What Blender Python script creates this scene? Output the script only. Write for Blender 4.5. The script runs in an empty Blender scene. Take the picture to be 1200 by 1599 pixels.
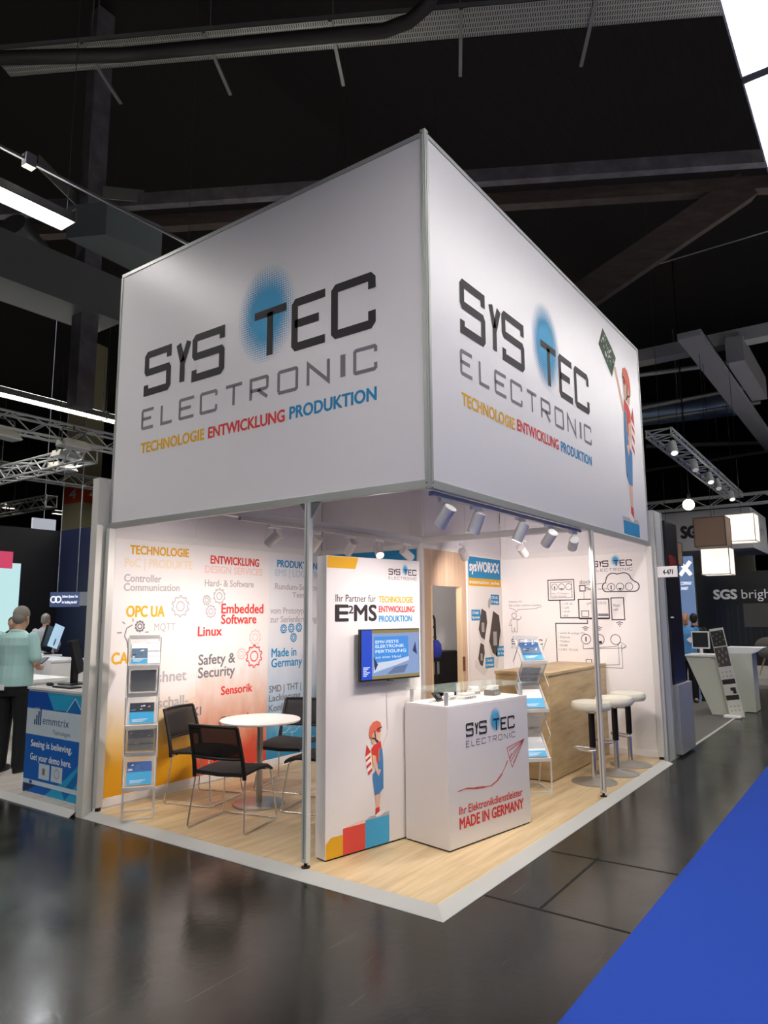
import bpy, bmesh, math, random
from mathutils import Vector, Matrix
random.seed(7)
C = bpy.context.scene.collection
SC = bpy.context.scene
PI = math.pi

# ------------------------------------------------------------------ camera, world, exposure
cam = bpy.data.objects.new('camera', bpy.data.cameras.new('camera'))
C.objects.link(cam)
cam.data.sensor_fit = 'VERTICAL'
cam.data.sensor_height = 24.0
cam.data.lens = 24.0 * 1094.74 / 1599.0
cam.data.clip_start = 0.05
cam.data.clip_end = 300
_r = Vector((0.58434458, -0.81147965, -0.00649581))
_u = Vector((-0.11416882, -0.09013245, 0.98936425))
_f = Vector((0.80343444, 0.57738802, 0.14531408))
m = Matrix.Identity(4)
for i in range(3):
    m[i][0], m[i][1], m[i][2] = _r[i], _u[i], -_f[i]
m.translation = Vector((-3.748, -2.332, 1.676))
cam.matrix_world = m
SC.camera = cam

world = bpy.data.worlds.new('hall_air')
SC.world = world
world.use_nodes = True
world.node_tree.nodes['Background'].inputs[0].default_value = (0.75, 0.8, 1.0, 1)
world.node_tree.nodes['Background'].inputs[1].default_value = 0.045
SC.view_settings.view_transform = 'Standard'
SC.view_settings.look = 'None'
SC.view_settings.exposure = 0.0
SC.view_settings.gamma = 1.0
SC.view_settings.use_curve_mapping = False
SPOT_W = 76.0            # power of each track spotlight of the booth
SPOT_COL = (1.0, 0.87, 0.80)
TUBE = 46.0              # brightness of the hall's fluorescent tubes

# ------------------------------------------------------------------ materials
def lin(c):
    return tuple(((v / 12.92) if v <= 0.04045 else ((v + 0.055) / 1.055) ** 2.4) for v in c)
def hx(h):
    return lin(tuple(int(h[i:i + 2], 16) / 255 for i in (0, 2, 4)))
_mats = {}
def M(name, h='888888', rough=0.5, metal=0.0, emit=0.0, spec=0.5, coat=0.0, bump=0.0, bscale=60, trans=0.0, alpha=1.0):
    if name in _mats: return _mats[name]
    if name.startswith(('print_', 'ink_', 'poster_', 'letters_')): rough, spec = max(rough, .58), min(spec, .2)
    mt = bpy.data.materials.new(name); mt.use_nodes = True
    b = mt.node_tree.nodes['Principled BSDF']; c = hx(h)
    b.inputs['Base Color'].default_value = (*c, 1) if not name.startswith('screen_') else (.02, .02, .025, 1)
    b.inputs['Roughness'].default_value = rough
    b.inputs['Metallic'].default_value = metal
    b.inputs['Specular IOR Level'].default_value = spec
    b.inputs['Coat Weight'].default_value = coat
    b.inputs['Transmission Weight'].default_value = trans
    b.inputs['Alpha'].default_value = alpha
    if emit:
        b.inputs['Emission Color'].default_value = (*c, 1)
        b.inputs['Emission Strength'].default_value = emit
    if bump:
        nt = mt.node_tree
        n = nt.nodes.new('ShaderNodeTexNoise'); n.inputs['Scale'].default_value = bscale
        tc = nt.nodes.new('ShaderNodeTexCoord'); nt.links.new(tc.outputs['Object'], n.inputs['Vector'])
        bp = nt.nodes.new('ShaderNodeBump'); bp.inputs['Strength'].default_value = bump
        nt.links.new(n.outputs['Fac'], bp.inputs['Height']); nt.links.new(bp.outputs['Normal'], b.inputs['Normal'])
    _mats[name] = mt
    return mt

def nodes_mat(name, rough=0.5):
    mt = bpy.data.materials.new(name); mt.use_nodes = True; _mats[name] = mt
    nt = mt.node_tree; b = nt.nodes['Principled BSDF']; b.inputs['Roughness'].default_value = rough
    tc = nt.nodes.new('ShaderNodeTexCoord')
    return mt, nt, b, tc
def ramp(nt, stops):
    r = nt.nodes.new('ShaderNodeValToRGB'); e = r.color_ramp.elements
    while len(e) < len(stops): e.new(0.5)
    for k, (p_, c_) in enumerate(stops):
        e[k].position = p_; e[k].color = (*c_, 1)
    return r
def mapping(nt, tc, scale, rot=(0, 0, 0), loc=(0, 0, 0)):
    mp = nt.nodes.new('ShaderNodeMapping'); nt.links.new(tc.outputs['Object'], mp.inputs['Vector'])
    mp.inputs['Scale'].default_value = scale; mp.inputs['Rotation'].default_value = rot; mp.inputs['Location'].default_value = loc
    return mp

def wood_mat(name, scale, cols, rough=0.45, planks=None):
    mt, nt, b, tc = nodes_mat(name, rough)
    mp = mapping(nt, tc, scale)
    n = nt.nodes.new('ShaderNodeTexNoise'); n.inputs['Scale'].default_value = 1.0; n.inputs['Detail'].default_value = 6; n.inputs['Roughness'].default_value = .62
    nt.links.new(mp.outputs[0], n.inputs['Vector'])
    r = ramp(nt, [(0.28, hx(cols[0])), (0.5, hx(cols[1])), (0.72, hx(cols[2]))])
    nt.links.new(n.outputs['Fac'], r.inputs[0])
    out = r.outputs[0]
    if planks:
        bk = nt.nodes.new('ShaderNodeTexBrick')
        mp2 = mapping(nt, tc, (1, 1, 1)); nt.links.new(mp2.outputs[0], bk.inputs['Vector'])
        bk.inputs['Scale'].default_value = 1; bk.inputs['Brick Width'].default_value = planks[0]; bk.inputs['Row Height'].default_value = planks[1]
        bk.inputs['Mortar Size'].default_value = 0.0012; bk.inputs['Color1'].default_value = (1, 1, 1, 1); bk.inputs['Color2'].default_value = (.86, .85, .84, 1); bk.inputs['Mortar'].default_value = (.55, .5, .45, 1)
        mx = nt.nodes.new('ShaderNodeMixRGB'); mx.blend_type = 'MULTIPLY'; mx.inputs[0].default_value = 1
        nt.links.new(out, mx.inputs[1]); nt.links.new(bk.outputs['Color'], mx.inputs[2]); out = mx.outputs[0]
    nt.links.new(out, b.inputs['Base Color'])
    return mt

oak_floor = wood_mat('oak_floor', (1.1, 14, 14), ('b39a74', 'cdb68e', 'dcc9a6'), 0.42, (1.3, 0.19))
oak_desk = wood_mat('oak_desk', (1.6, 1.6, 11), ('9c865f', 'bba278', 'cfb88e'), 0.45)
oak_door = wood_mat('oak_door', (16, 16, 1.0), ('b79a82', 'c4a88f', 'd2b89f'), 0.5)
light_floor = wood_mat('pale_floor', (1.2, 9, 9), ('9a9690', 'aba69e', 'bab5ac'), 0.5)
dark_timber = wood_mat('dark_timber', (3, 3, 3), ('504c50', '625e63', '737075'), 0.8)
brown_timber = wood_mat('brown_timber', (2, 2, 9), ('3f3530', '4c413a', '5a4d45'), 0.8)

def hall_floor_mat():
    mt, nt, b, tc = nodes_mat('polished_asphalt', 0.25)
    mp = mapping(nt, tc, (1, 1, 1))
    n = nt.nodes.new('ShaderNodeTexNoise'); n.inputs['Scale'].default_value = 1.3; n.inputs['Detail'].default_value = 8; n.inputs['Roughness'].default_value = .65
    nt.links.new(mp.outputs[0], n.inputs['Vector'])
    r = ramp(nt, [(0.3, hx('1b1c18')), (0.55, hx('262621')), (0.8, hx('33322b'))])
    nt.links.new(n.outputs['Fac'], r.inputs[0])
    # scratches: thin stretched streaks in two directions
    out = r.outputs[0]
    for rot, sc in ((0.5, (1.2, 55, 1)), (1.9, (1.0, 70, 1))):
        m2 = mapping(nt, tc, sc, (0, 0, rot))
        w = nt.nodes.new('ShaderNodeTexNoise'); w.inputs['Scale'].default_value = 1; w.inputs['Detail'].default_value = 3
        nt.links.new(m2.outputs[0], w.inputs['Vector'])
        r2 = ramp(nt, [(0.68, (0, 0, 0)), (0.78, (.06, .06, .052))]); nt.links.new(w.outputs['Fac'], r2.inputs[0])
        ad = nt.nodes.new('ShaderNodeMixRGB'); ad.blend_type = 'ADD'; ad.inputs[0].default_value = 1
        nt.links.new(out, ad.inputs[1]); nt.links.new(r2.outputs[0], ad.inputs[2]); out = ad.outputs[0]
    nt.links.new(out, b.inputs['Base Color'])
    r3 = ramp(nt, [(0.3, (.13,) * 3), (0.75, (.28,) * 3)]); nt.links.new(n.outputs['Fac'], r3.inputs[0])
    nt.links.new(r3.outputs[0], b.inputs['Roughness'])
    n3 = nt.nodes.new('ShaderNodeTexNoise'); n3.inputs['Scale'].default_value = 28; n3.inputs['Detail'].default_value = 4
    nt.links.new(tc.outputs['Object'], n3.inputs['Vector'])
    bp = nt.nodes.new('ShaderNodeBump'); bp.inputs['Strength'].default_value = 0.05; bp.inputs['Distance'].default_value = 0.01
    nt.links.new(n3.outputs['Fac'], bp.inputs['Height']); nt.links.new(bp.outputs['Normal'], b.inputs['Normal'])
    b.inputs['Specular IOR Level'].default_value = 0.42
    return mt
asphalt = hall_floor_mat()

white_panel = M('white_panel', 'e4e2e6', 0.34, spec=.45)
inner_white = M('inner_white', 'ebe8e8', 0.5, spec=.3)
alu = M('aluminium', 'a9adaa', 0.42, 0.35)
alu_white = M('white_rail', 'dddcdc', 0.4)
alu_dark = M('dark_joint', '3c3c3e', 0.6)
steel = M('chrome', 'd2d2d4', 0.22, .75)
steel_b = M('brushed_steel', 'b2b0ac', 0.34, .8)
black_pl = M('black_plastic', '141416', 0.45)
black_fab = M('black_fabric', '1b1a1c', 0.8, bump=.2, bscale=400)
white_gl = M('white_gloss', 'efeeee', 0.25)
white_mat = M('white_matt', 'e9e9e9', 0.6)
INK = M('ink_dark', '333034', 0.6, spec=.2); INKG = M('ink_grey', '7d7a80', 0.6, spec=.2); INKP = M('ink_pale_grey', 'b4b0b4', 0.45)
YEL = M('print_yellow', 'e2ac2c', 0.6, spec=.2); RED = M('print_red', 'd8443f', 0.6, spec=.2); BLU = M('print_blue', '2b8bc0', 0.6, spec=.2)
SKY = M('print_sky_blue', '4aa8d8', 0.6, spec=.2); PYEL = M('print_pale_yellow', 'eddcc0', 0.45); PRED = M('print_pale_red', 'ebc9c4', 0.45); PBLU = M('print_pale_blue', 'bccfe0', 0.45)
WHT = M('print_white', 'f2f2f2', 0.4)

# ------------------------------------------------------------------ mesh builder
class MB:
    def __init__(s): s.v = []; s.f = []; s.mi = []; s.mats = []; s.cur = 0; s.smooth = []; s.sm = False
    def mat(s, m_):
        if m_ not in s.mats: s.mats.append(m_)
        s.cur = s.mats.index(m_); return s
    def add(s, vs, fs):
        o = len(s.v); s.v += [tuple(v) for v in vs]
        for f in fs: s.f.append(tuple(i + o for i in f)); s.mi.append(s.cur); s.smooth.append(s.sm)
        return s
    def box(s, a, b):
        x0, x1 = sorted((a[0], b[0])); y0, y1 = sorted((a[1], b[1])); z0, z1 = sorted((a[2], b[2]))
        return s.add([(x0, y0, z0), (x1, y0, z0), (x1, y1, z0), (x0, y1, z0), (x0, y0, z1), (x1, y0, z1), (x1, y1, z1), (x0, y1, z1)],
                     [(0, 3, 2, 1), (4, 5, 6, 7), (0, 1, 5, 4), (1, 2, 6, 5), (2, 3, 7, 6), (3, 0, 4, 7)])
    def obox(s, c, u, v, w, hu, hv, hw):
        c = Vector(c); u = Vector(u).normalized() * hu; v = Vector(v).normalized() * hv; w = Vector(w).normalized() * hw
        vs = [c + a * u + b * v + d * w for d in (-1, 1) for (a, b) in ((-1, -1), (1, -1), (1, 1), (-1, 1))]
        return s.add(vs, [(0, 3, 2, 1), (4, 5, 6, 7), (0, 1, 5, 4), (1, 2, 6, 5), (2, 3, 7, 6), (3, 0, 4, 7)])
    def beam(s, p0, p1, w, h, up=(0, 0, 1)):
        p0, p1 = Vector(p0), Vector(p1); d = p1 - p0; L_ = d.length; d.normalize()
        up = Vector(up)
        if abs(d.dot(up.normalized())) > .98: up = Vector((1, 0, 0))
        sd = d.cross(up).normalized(); u2 = sd.cross(d).normalized()
        return s.obox((p0 + p1) / 2, d, sd, u2, L_ / 2, w / 2, h / 2)
    def tube(s, pts, r, n=8, closed=False, caps=True):
        pts = [Vector(p) for p in pts]; N = len(pts); rings = []
        nrm = None
        for i, p_ in enumerate(pts):
            if closed: d = (pts[(i + 1) % N] - pts[i - 1])
            else: d = pts[min(i + 1, N - 1)] - pts[max(i - 1, 0)]
            d.normalize()
            if nrm is None:
                a = Vector((0, 0, 1)) if abs(d.z) < .9 else Vector((1, 0, 0)); nrm = d.cross(a).normalized()
            else:
                nrm = (nrm - d * nrm.dot(d)); nrm = nrm.normalized() if nrm.length > 1e-6 else d.orthogonal().normalized()
            b = d.cross(nrm); rr = r[i] if isinstance(r, (list, tuple)) else r
            rings.append([p_ + rr * (math.cos(2 * PI * k / n) * nrm + math.sin(2 * PI * k / n) * b) for k in range(n)])
        vs = [v for rg in rings for v in rg]; fs = []
        for i in range(N if closed else N - 1):
            j = (i + 1) % N
            for k in range(n): fs.append((i * n + k, i * n + (k + 1) % n, j * n + (k + 1) % n, j * n + k))
        if caps and not closed: fs.append(tuple(range(n))[::-1]); fs.append(tuple((N - 1) * n + k for k in range(n)))
        return s.add(vs, fs)
    def cyl(s, p0, p1, r0, r1=None, n=20): return s.tube([p0, p1], [r0, r0 if r1 is None else r1], n)
    def lathe(s, prof, c=(0, 0, 0), n=28):
        vs = []; fs = []; c = Vector(c)
        for (r, z) in prof:
            for k in range(n): vs.append(c + Vector((r * math.cos(2 * PI * k / n), r * math.sin(2 * PI * k / n), z)))
        for i in range(len(prof) - 1):
            for k in range(n): fs.append((i * n + k, i * n + (k + 1) % n, (i + 1) * n + (k + 1) % n, (i + 1) * n + k))
        fs.append(tuple(range(n))[::-1]); fs.append(tuple((len(prof) - 1) * n + k for k in range(n)))
        return s.add(vs, fs)
    def ell(s, c, rx, ry, rz, n=14, m_=9):
        vs = []; fs = []; c = Vector(c)
        for i in range(m_ + 1):
            t = PI * i / m_
            for k in range(n):
                a = 2 * PI * k / n; vs.append(c + Vector((rx * math.sin(t) * math.cos(a), ry * math.sin(t) * math.sin(a), rz * math.cos(t))))
        for i in range(m_):
            for k in range(n): fs.append((i * n + k, (i + 1) * n + k, (i + 1) * n + (k + 1) % n, i * n + (k + 1) % n))
        return s.add(vs, fs)
    def prism(s, pts, off):
        off = Vector(off); n = len(pts); vs = [Vector(p_) for p_ in pts]; vs += [p_ + off for p_ in vs]
        return s.add(vs, [tuple(range(n))[::-1], tuple(range(n, 2 * n))] + [(k, (k + 1) % n, n + (k + 1) % n, n + k) for k in range(n)])
    def build(s, name, mat=None, parent=None, bevel=0.0, smooth=None):
        me = bpy.data.meshes.new(name); me.from_pydata(s.v, [], s.f)
        ms = s.mats if s.mats else [mat]
        for m_ in ms: me.materials.append(m_)
        if s.mats: me.polygons.foreach_set('material_index', s.mi)
        sm = s.smooth if smooth is None else [smooth] * len(s.f)
        me.polygons.foreach_set('use_smooth', sm)
        me.update()
        bm = bmesh.new(); bm.from_mesh(me); bmesh.ops.recalc_face_normals(bm, faces=bm.faces); bm.to_mesh(me); bm.free()
        if any(sm): me.set_sharp_from_angle(angle=math.radians(40))
        o = bpy.data.objects.new(name, me); C.objects.link(o)
        if parent: o.parent = parent
        if bevel:
            b = o.modifiers.new('soft_edge', 'BEVEL'); b.width = bevel; b.segments = 2; b.limit_method = 'ANGLE'
        return o

def tag(o, label=None, cat=None, group=None, kind=None):
    if label: o['label'] = label
    if cat: o['category'] = cat
    if group: o['group'] = group
    if kind: o['kind'] = kind
    return o
def thing(name, label, cat, loc=(0, 0, 0), rz=0.0, group=None):
    o = bpy.data.objects.new(name, None); C.objects.link(o); o.location = loc; o.rotation_euler = (0, 0, rz); o.empty_display_size = .1
    return tag(o, label, cat, group)
def dup(root, loc, rz, label, group=None):
    r = root.copy(); C.objects.link(r); r.location = loc; r.rotation_euler = (0, 0, rz); r['label'] = label
    if group: r['group'] = group
    for ch in list(root.children):
        c = ch.copy(); C.objects.link(c); c.parent = r
        for g in list(ch.children):
            d = g.copy(); C.objects.link(d); d.parent = c
    return r

# ------------------------------------------------------------------ flat print: text, ribbons, polygons on a face
_tx = {}
def text2d(t, bold=0.0):
    k = (t, bold)
    if k in _tx: return _tx[k]
    cu = bpy.data.curves.new('tmp', 'FONT'); cu.body = t; cu.size = 1; cu.offset = bold; cu.resolution_u = 3; cu.fill_mode = 'FRONT'
    o = bpy.data.objects.new('tmp', cu); C.objects.link(o)
    dg = bpy.context.evaluated_depsgraph_get(); dg.update()
    ev = o.evaluated_get(dg); me = ev.to_mesh()
    vs = [(v.co.x, v.co.y) for v in me.vertices]; fs = [tuple(p_.vertices) for p_ in me.polygons]
    ev.to_mesh_clear(); bpy.data.objects.remove(o); bpy.data.curves.remove(cu)
    _tx[k] = (vs, fs); return _tx[k]
_cap = {}
def capheight(bold):
    if bold not in _cap:
        vs, _ = text2d('H', bold); ys = [v[1] for v in vs]; _cap[bold] = (min(ys), max(ys))
    return _cap[bold]
class Face:
    def __init__(s, O, u, n, v=(0, 0, 1)):
        s.O = Vector(O); s.u = Vector(u).normalized(); s.v = Vector(v).normalized(); s.n = Vector(n).normalized()
    def pt(s, a, b, lift=0.0): return s.O + s.u * a + s.v * b + s.n * lift
class Print:
    """thin ink shapes lying on a printed face; every layer sits a fraction of a millimetre further out"""
    def __init__(s, face, lift=0.0015): s.face = face; s.mb = MB(); s.l = lift
    def poly(s, pts, mat, dl=0.0):
        s.mb.mat(mat); s.mb.add([s.face.pt(a, b, s.l + dl) for a, b in pts], [tuple(range(len(pts)))]); return s
    def rect(s, a0, b0, a1, b1, mat, dl=0.0): return s.poly([(a0, b0), (a1, b0), (a1, b1), (a0, b1)], mat, dl)
    def text(s, t, a0, b0, a1, h, mat, bold=0.0, b1=None, dl=0.0):
        """baseline from (a0,b0) to (a1,b1); h = capital height"""
        vs, fs = text2d(t, 0.0); lo, hi = capheight(0.0)
        if not fs: return s
        x0 = min(v[0] for v in vs); x1 = max(v[0] for v in vs); k = h / (hi - lo)
        if a1 is None: a1 = a0 + (x1 - x0) * k * .92
        if b1 is None: b1 = b0
        sx = (a1 - a0) / (x1 - x0); s.mb.mat(mat)
        e = bold * h * 1.35 + .010 * h      # stroke weight: the letters are laid down again slightly shifted
        steps = [(0, 0)] if bold <= 0 else [(q * math.cos(g), q * math.sin(g)) for q in (e,) for g in [2 * PI * j / 6 for j in range(6)]] + [(0, 0)]
        for j, (ex, ey) in enumerate(steps):
            out = []
            for (x, y) in vs:
                a = a0 + (x - x0) * sx + ex; out.append(s.face.pt(a, b0 + (b1 - b0) * (x - x0) / (x1 - x0) + (y - lo) * k + ey * .8, s.l + dl + .00004 * j))
            s.mb.add(out, fs)
        return s
    def ribbon(s, pts, w, mat, closed=False, dl=0.0):
        pts = [Vector(p_) for p_ in pts]; N = len(pts); L_ = []; R_ = []
        for i in range(N):
            a = pts[i - 1] if (i > 0 or closed) else None; b = pts[(i + 1) % N] if (i < N - 1 or closed) else None
            d1 = (pts[i] - a).normalized() if a is not None else None; d2 = (b - pts[i]).normalized() if b is not None else None
            if d1 is None: d1 = d2
            if d2 is None: d2 = d1
            n1 = Vector((-d1.y, d1.x)); n2 = Vector((-d2.y, d2.x)); n = n1 + n2
            n = n1 if n.length < 1e-4 else n.normalized()
            k = w / 2 / max(.35, n.dot(n1)); L_.append(pts[i] + n * k); R_.append(pts[i] - n * k)
        s.mb.mat(mat); vs = [s.face.pt(q.x, q.y, s.l + dl) for q in L_ + R_]
        s.mb.add(vs, [(i, (i + 1) % N, N + (i + 1) % N, N + i) for i in range(N if closed else N - 1)]); return s
    def disc(s, a, b, r, mat, n=24, dl=0.0): return s.poly([(a + r * math.cos(2 * PI * k / n), b + r * math.sin(2 * PI * k / n)) for k in range(n)], mat, dl)
    def ring(s, a, b, r, w, mat, n=28, dl=0.0): return s.ribbon([(a + r * math.cos(2 * PI * k / n), b + r * math.sin(2 * PI * k / n)) for k in range(n)], w, mat, True, dl)
    def gear(s, a, b, r, w, mat, teeth=10):
        pts = []
        for k in range(teeth):
            t = 2 * PI * k / teeth; q = 2 * PI / teeth
            for dt, rr in ((0, .84), (.28, .84), (.36, 1), (.64, 1), (.72, .84)): pts.append((a + r * rr * math.cos(t + dt * q), b + r * rr * math.sin(t + dt * q)))
        s.ribbon(pts, w, mat, True); s.ring(a, b, r * .45, w, mat, 16); return s
    def build(s, name, parent, label=None):
        o = s.mb.build(name, None, parent)
        if label: o['label'] = label
        return o

STROKES = {   # letters as centre lines in a unit cell, y 0..1
    'S': [[(1, .78), (1, 1), (.06, 1), (0, .94), (0, .58), (.04, .53), (.96, .53), (1, .48), (1, .06), (.94, 0), (0, 0), (0, .2)]],
    'Y': [[(0, 1), (.42, .52)], [(1, 1), (.42, .45), (.42, 0)]],
    'T': [[(0, 1), (1, 1)], [(.5, 1), (.5, 0)]],
    'E': [[(1, 1), (.06, 1), (0, .94), (0, .06), (.06, 0), (1, 0)], [(0, .52), (.8, .52)]],
    'C': [[(1, .74), (1, .94), (.94, 1), (.06, 1), (0, .94), (0, .06), (.06, 0), (.94, 0), (1, .06), (1, .28)]],
    'L': [[(0, 1), (0, 0), (1, 0)]],
    'R': [[(0, 0), (0, 1), (.94, 1), (1, .94), (1, .5), (.94, .44), (0, .44)], [(.45, .44), (1, 0)]],
    'O': [[(0, .06), (0, .94), (.06, 1), (.94, 1), (1, .94), (1, .06), (.94, 0), (.06, 0), (0, .06)]],
    'N': [[(0, 0), (0, 1), (1, 0), (1, 1)]],
    'I': [[(.5, 0), (.5, 1)]],
}
SYS = [('S', .0, .386), ('Y', .45, .656), ('S', .67, 1.084), ('T', 1.4, 1.814), ('E', 1.837, 2.209), ('C', 2.232, 2.64)]
ELE = [('E', 0, .161), ('L', .278, .425), ('E', .528, .714), ('C', .805, .998), ('T', 1.112, 1.303), ('R', 1.404, 1.589), ('O', 1.71, 1.899), ('N', 2.012, 2.209), ('I', 2.322, 2.368), ('C', 2.453, 2.637)]
def company_logo(pr, a0, b0, width, dots=30, mats=None):
    """large two line logo with the blue halftone sun; (a0,b0) = lower left of the first letter of the second line"""
    k = width / 2.64; ink, ink2, sun = mats or (INK, INKG, SKY)
    cx, cy, rx, ry = a0 + 1.56 * k, b0 + .70 * k, .33 * k, .42 * k
    nx = dots; st = 2 * rx / nx; ny = int(2 * ry / st)
    if dots <= 10:
        pr.poly([(cx + rx * .72 * math.cos(2 * PI * q / 24), cy + ry * .72 * math.sin(2 * PI * q / 24)) for q in range(24)], sun)
    else:
        for i in range(nx):
            for j in range(ny):
                a = cx - rx + (i + .5) * st; b = cy - ry + (j + .5) * st
                d = math.hypot((a - cx) / rx, (b - cy) / ry)
                if d > 1: continue
                q = st * (.51 if d < .42 else .51 * max(0.0, (1 - d) / .58) ** .55)
                if q > st * .1: pr.rect(a - q, b - q, a + q, b + q, sun)
    w = .066 * k
    for ch, x0, x1 in SYS:
        for st_ in STROKES[ch]:
            pr.ribbon([(a0 + k * (x0 + .033 + (x1 - x0 - .066) * x), b0 + k * (.345 + .355 * y)) for x, y in st_], w, ink, dl=.0006)
    w = .028 * k
    for ch, x0, x1 in ELE:
        for st_ in STROKES[ch]:
            pr.ribbon([(a0 + k * (x0 + (x1 - x0) * x), b0 + k * (.014 + .165 * y)) for x, y in st_], w * (1.7 if ch == 'I' else 1), ink2)

KID = [  # (material key, polygon) in picture units, origin at the heels, facing right
    ('skin', [(-20, 160), (40, 165), (26, 60), (-12, 55)]),
    ('red', [(-15, 60), (25, 65), (30, 30), (-20, 2)]),
    ('white', [(-22, 8), (25, 32), (70, 36), (90, 20), (40, 0), (0, -5)]),
    ('yellow', [(-66, 488), (-50, 510), (-38, 405), (-44, 325), (-62, 385)]),
    ('white', [(-116, 450), (-58, 478), (-44, 330), (-92, 312)]),
    ('red', [(-102, 540), (-117, 450), (-62, 480)]),
    ('red', [(-112, 430), (-66, 456), (-66, 436), (-112, 410)]), ('red', [(-104, 385), (-60, 412), (-58, 390), (-100, 362)]), ('red', [(-94, 335), (-50, 362), (-48, 340), (-90, 312)]),
    ('skin', [(-10, 625), (45, 645), (40, 605), (34, 562), (15, 545), (-12, 560), (-24, 605)]),
    ('hair', [(-60, 582), (-52, 545), (-40, 535), (-18, 548), (-24, 630), (-52, 606)]),
    ('red', [(-56, 505), (-30, 530), (40, 552), (48, 505), (16, 465), (10, 385), (0, 375), (-10, 445), (-46, 455)]),
    ('blue', [(18, 485), (55, 500), (65, 405), (66, 195), (20, 162), (-22, 160), (-42, 275), (-45, 315), (0, 345), (10, 385)]),
    ('skin', [(-46, 458), (-14, 446), (10, 346), (42, 335), (16, 290), (-6, 326), (-40, 395)]),
    ('helmet', [(-74, 585), (-80, 625), (-70, 670), (-40, 700), (0, 709), (36, 693), (51, 655), (20, 650), (-10, 626), (-25, 630), (-50, 605), (-52, 580)]),
    ('red', [(-2, 636), (40, 642), (38, 622), (10, 618)]),
]
KIDM = {'skin': M('print_skin', 'e2b8a4', .6, spec=.2), 'red': M('print_kid_red', 'd2403f', .6, spec=.2), 'white': M('print_kid_white', 'efe9e6', .6, spec=.2), 'yellow': YEL,
        'hair': M('print_hair', 'd9b183', .6, spec=.2), 'blue': M('print_denim', '4a82b8', .6, spec=.2), 'helmet': M('print_helmet', 'e0705a', .6, spec=.2)}
def kid(pr, a0, b0, k, mirror=False, kx=None):
    kx = kx or k; sx = -1 if mirror else 1
    for i, (mk, pts) in enumerate(KID):
        pr.poly([(a0 + sx * kx * x, b0 + k * y) for x, y in pts], KIDM[mk], dl=.0002 * (i + 1))
    T_ = lambda pts: [(a0 + sx * kx * x, b0 + k * y) for x, y in pts]
    pr.ribbon(T_([(-52, 582), (-20, 575), (15, 548)]), 9 * k, INK, dl=.004); pr.ribbon(T_([(-24, 630), (-12, 575)]), 8 * k, INK, dl=.004)
    pr.ribbon(T_([(0, 640), (28, 652), (50, 652)]), 8 * k, INK, dl=.004)
    pr.ribbon(T_([(22, 500), (18, 470), (20, 400)]), 6 * k, YEL, dl=.004)
# ================================================================== THE HALL (setting)
GZ = -0.045
fl = MB().box((-40, -40, GZ - .2), (60, 60, GZ)).build('floor', asphalt); tag(fl, kind='structure')
jm = MB(); jmat = M('joint_filler', '0c0c0c', .9)
for a, b in (((0.375,-0.120,-0.045), (0.361,-1.012,-0.045)), ((1.384,-0.138,-0.045), (1.413,-1.013,-0.045)), ((0.391,-0.480,-0.045), (1.429,-0.469,-0.045))):
    jm.beam((a[0], a[1], GZ), (b[0], b[1], GZ), .014, .004)
jm.build('joint', jmat, fl)
ce = MB().box((-40, -40, 13.0), (60, 60, 13.3)).build('ceiling', wood_mat('roof_boards', (1.2, 14, 1), ('120e0c', '181310', '1e1815'), .9)); tag(ce, kind='structure')
for nm, a, b in (('wall_back', (-40, 45, GZ), (60, 45.3, 13)), ('wall_right', (50, -40, GZ), (50.3, 45, 13)), ('wall_left', (-40.3, -40, GZ), (-40, 45, 13)), ('wall_front', (-40, -40.3, GZ), (60, -40, 13))):
    tag(MB().box(a, b).build(nm, M('hall_wall', '3a3633', .9)), kind='structure')
cp = MB().box((-20, -5.2, GZ), (40, -1.02, GZ + .006)).build('aisle_carpet', M('blue_carpet', '2b4cae', .95, spec=.1, bump=.25, bscale=500))
tag(cp, 'bright blue aisle carpet running past the booth on the right', 'carpet')

# hall luminaires: long fluorescent lights in rows that run along the aisles
tube_m = M('lit_tube', 'fffaf6', .4, emit=TUBE); roof_fill = M('roof_fill_glow', 'fffaf6', .4, emit=TUBE * .5); refl = M('luminaire_white', 'b9b6ae', .45)
def luminaire(x0, x1, y, z, label):
    t = thing('ceiling_light', label, 'light', (x0, y, z), 0, 'fluorescent lights under the hall roof')
    L_ = x1 - x0
    MB().prism([(0, -.05, .16), (0, .05, .16), (0, .15, .0), (0, .135, .0), (0, .045, .145), (0, -.045, .145), (0, -.135, 0), (0, -.15, 0)], (L_, 0, 0)).build('reflector', refl, t)
    MB().box((.03, -.075, .05), (L_ - .03, .075, .075)).build('tube', tube_m, t)
    MB().box((-.012, -.15, 0), (0, .15, .16)).build('end_cap', refl, t)
    MB().box((L_, -.15, 0), (L_ + .012, .15, .16)).build('end_cap', refl, t)
    MB().box((.05, -.04, .16), (L_ - .05, .04, .164)).build('roof_fill_strip', roof_fill, t)  # added glowing strip on the housing, throws light up at the dark roof
    for q in (.02, L_ - .02): MB().cyl((q, 0, .16), (q, 0, 6.9), .004, n=6).build('cable', M('cable_grey', '3a3a3a', .6), t)
    return t
luminaire(-3.3, .12, 4.78, 6.0, 'lit fluorescent batten at the left edge of the photo')
luminaire(-7.0, -3.5, 4.78, 6.0, 'fluorescent batten left behind the viewer')
luminaire(-.9, 2.15, -1.86, 6.0, 'overexposed fluorescent batten in the top right corner of the photo')
for k, (a, b) in enumerate(((2.25, 5.4), (5.5, 8.6), (8.7, 11.8))):
    luminaire(a, b, -1.86, 6.0, ('second', 'third', 'fourth')[k] + ' fluorescent batten behind the overexposed one over the blue carpet')
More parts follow.
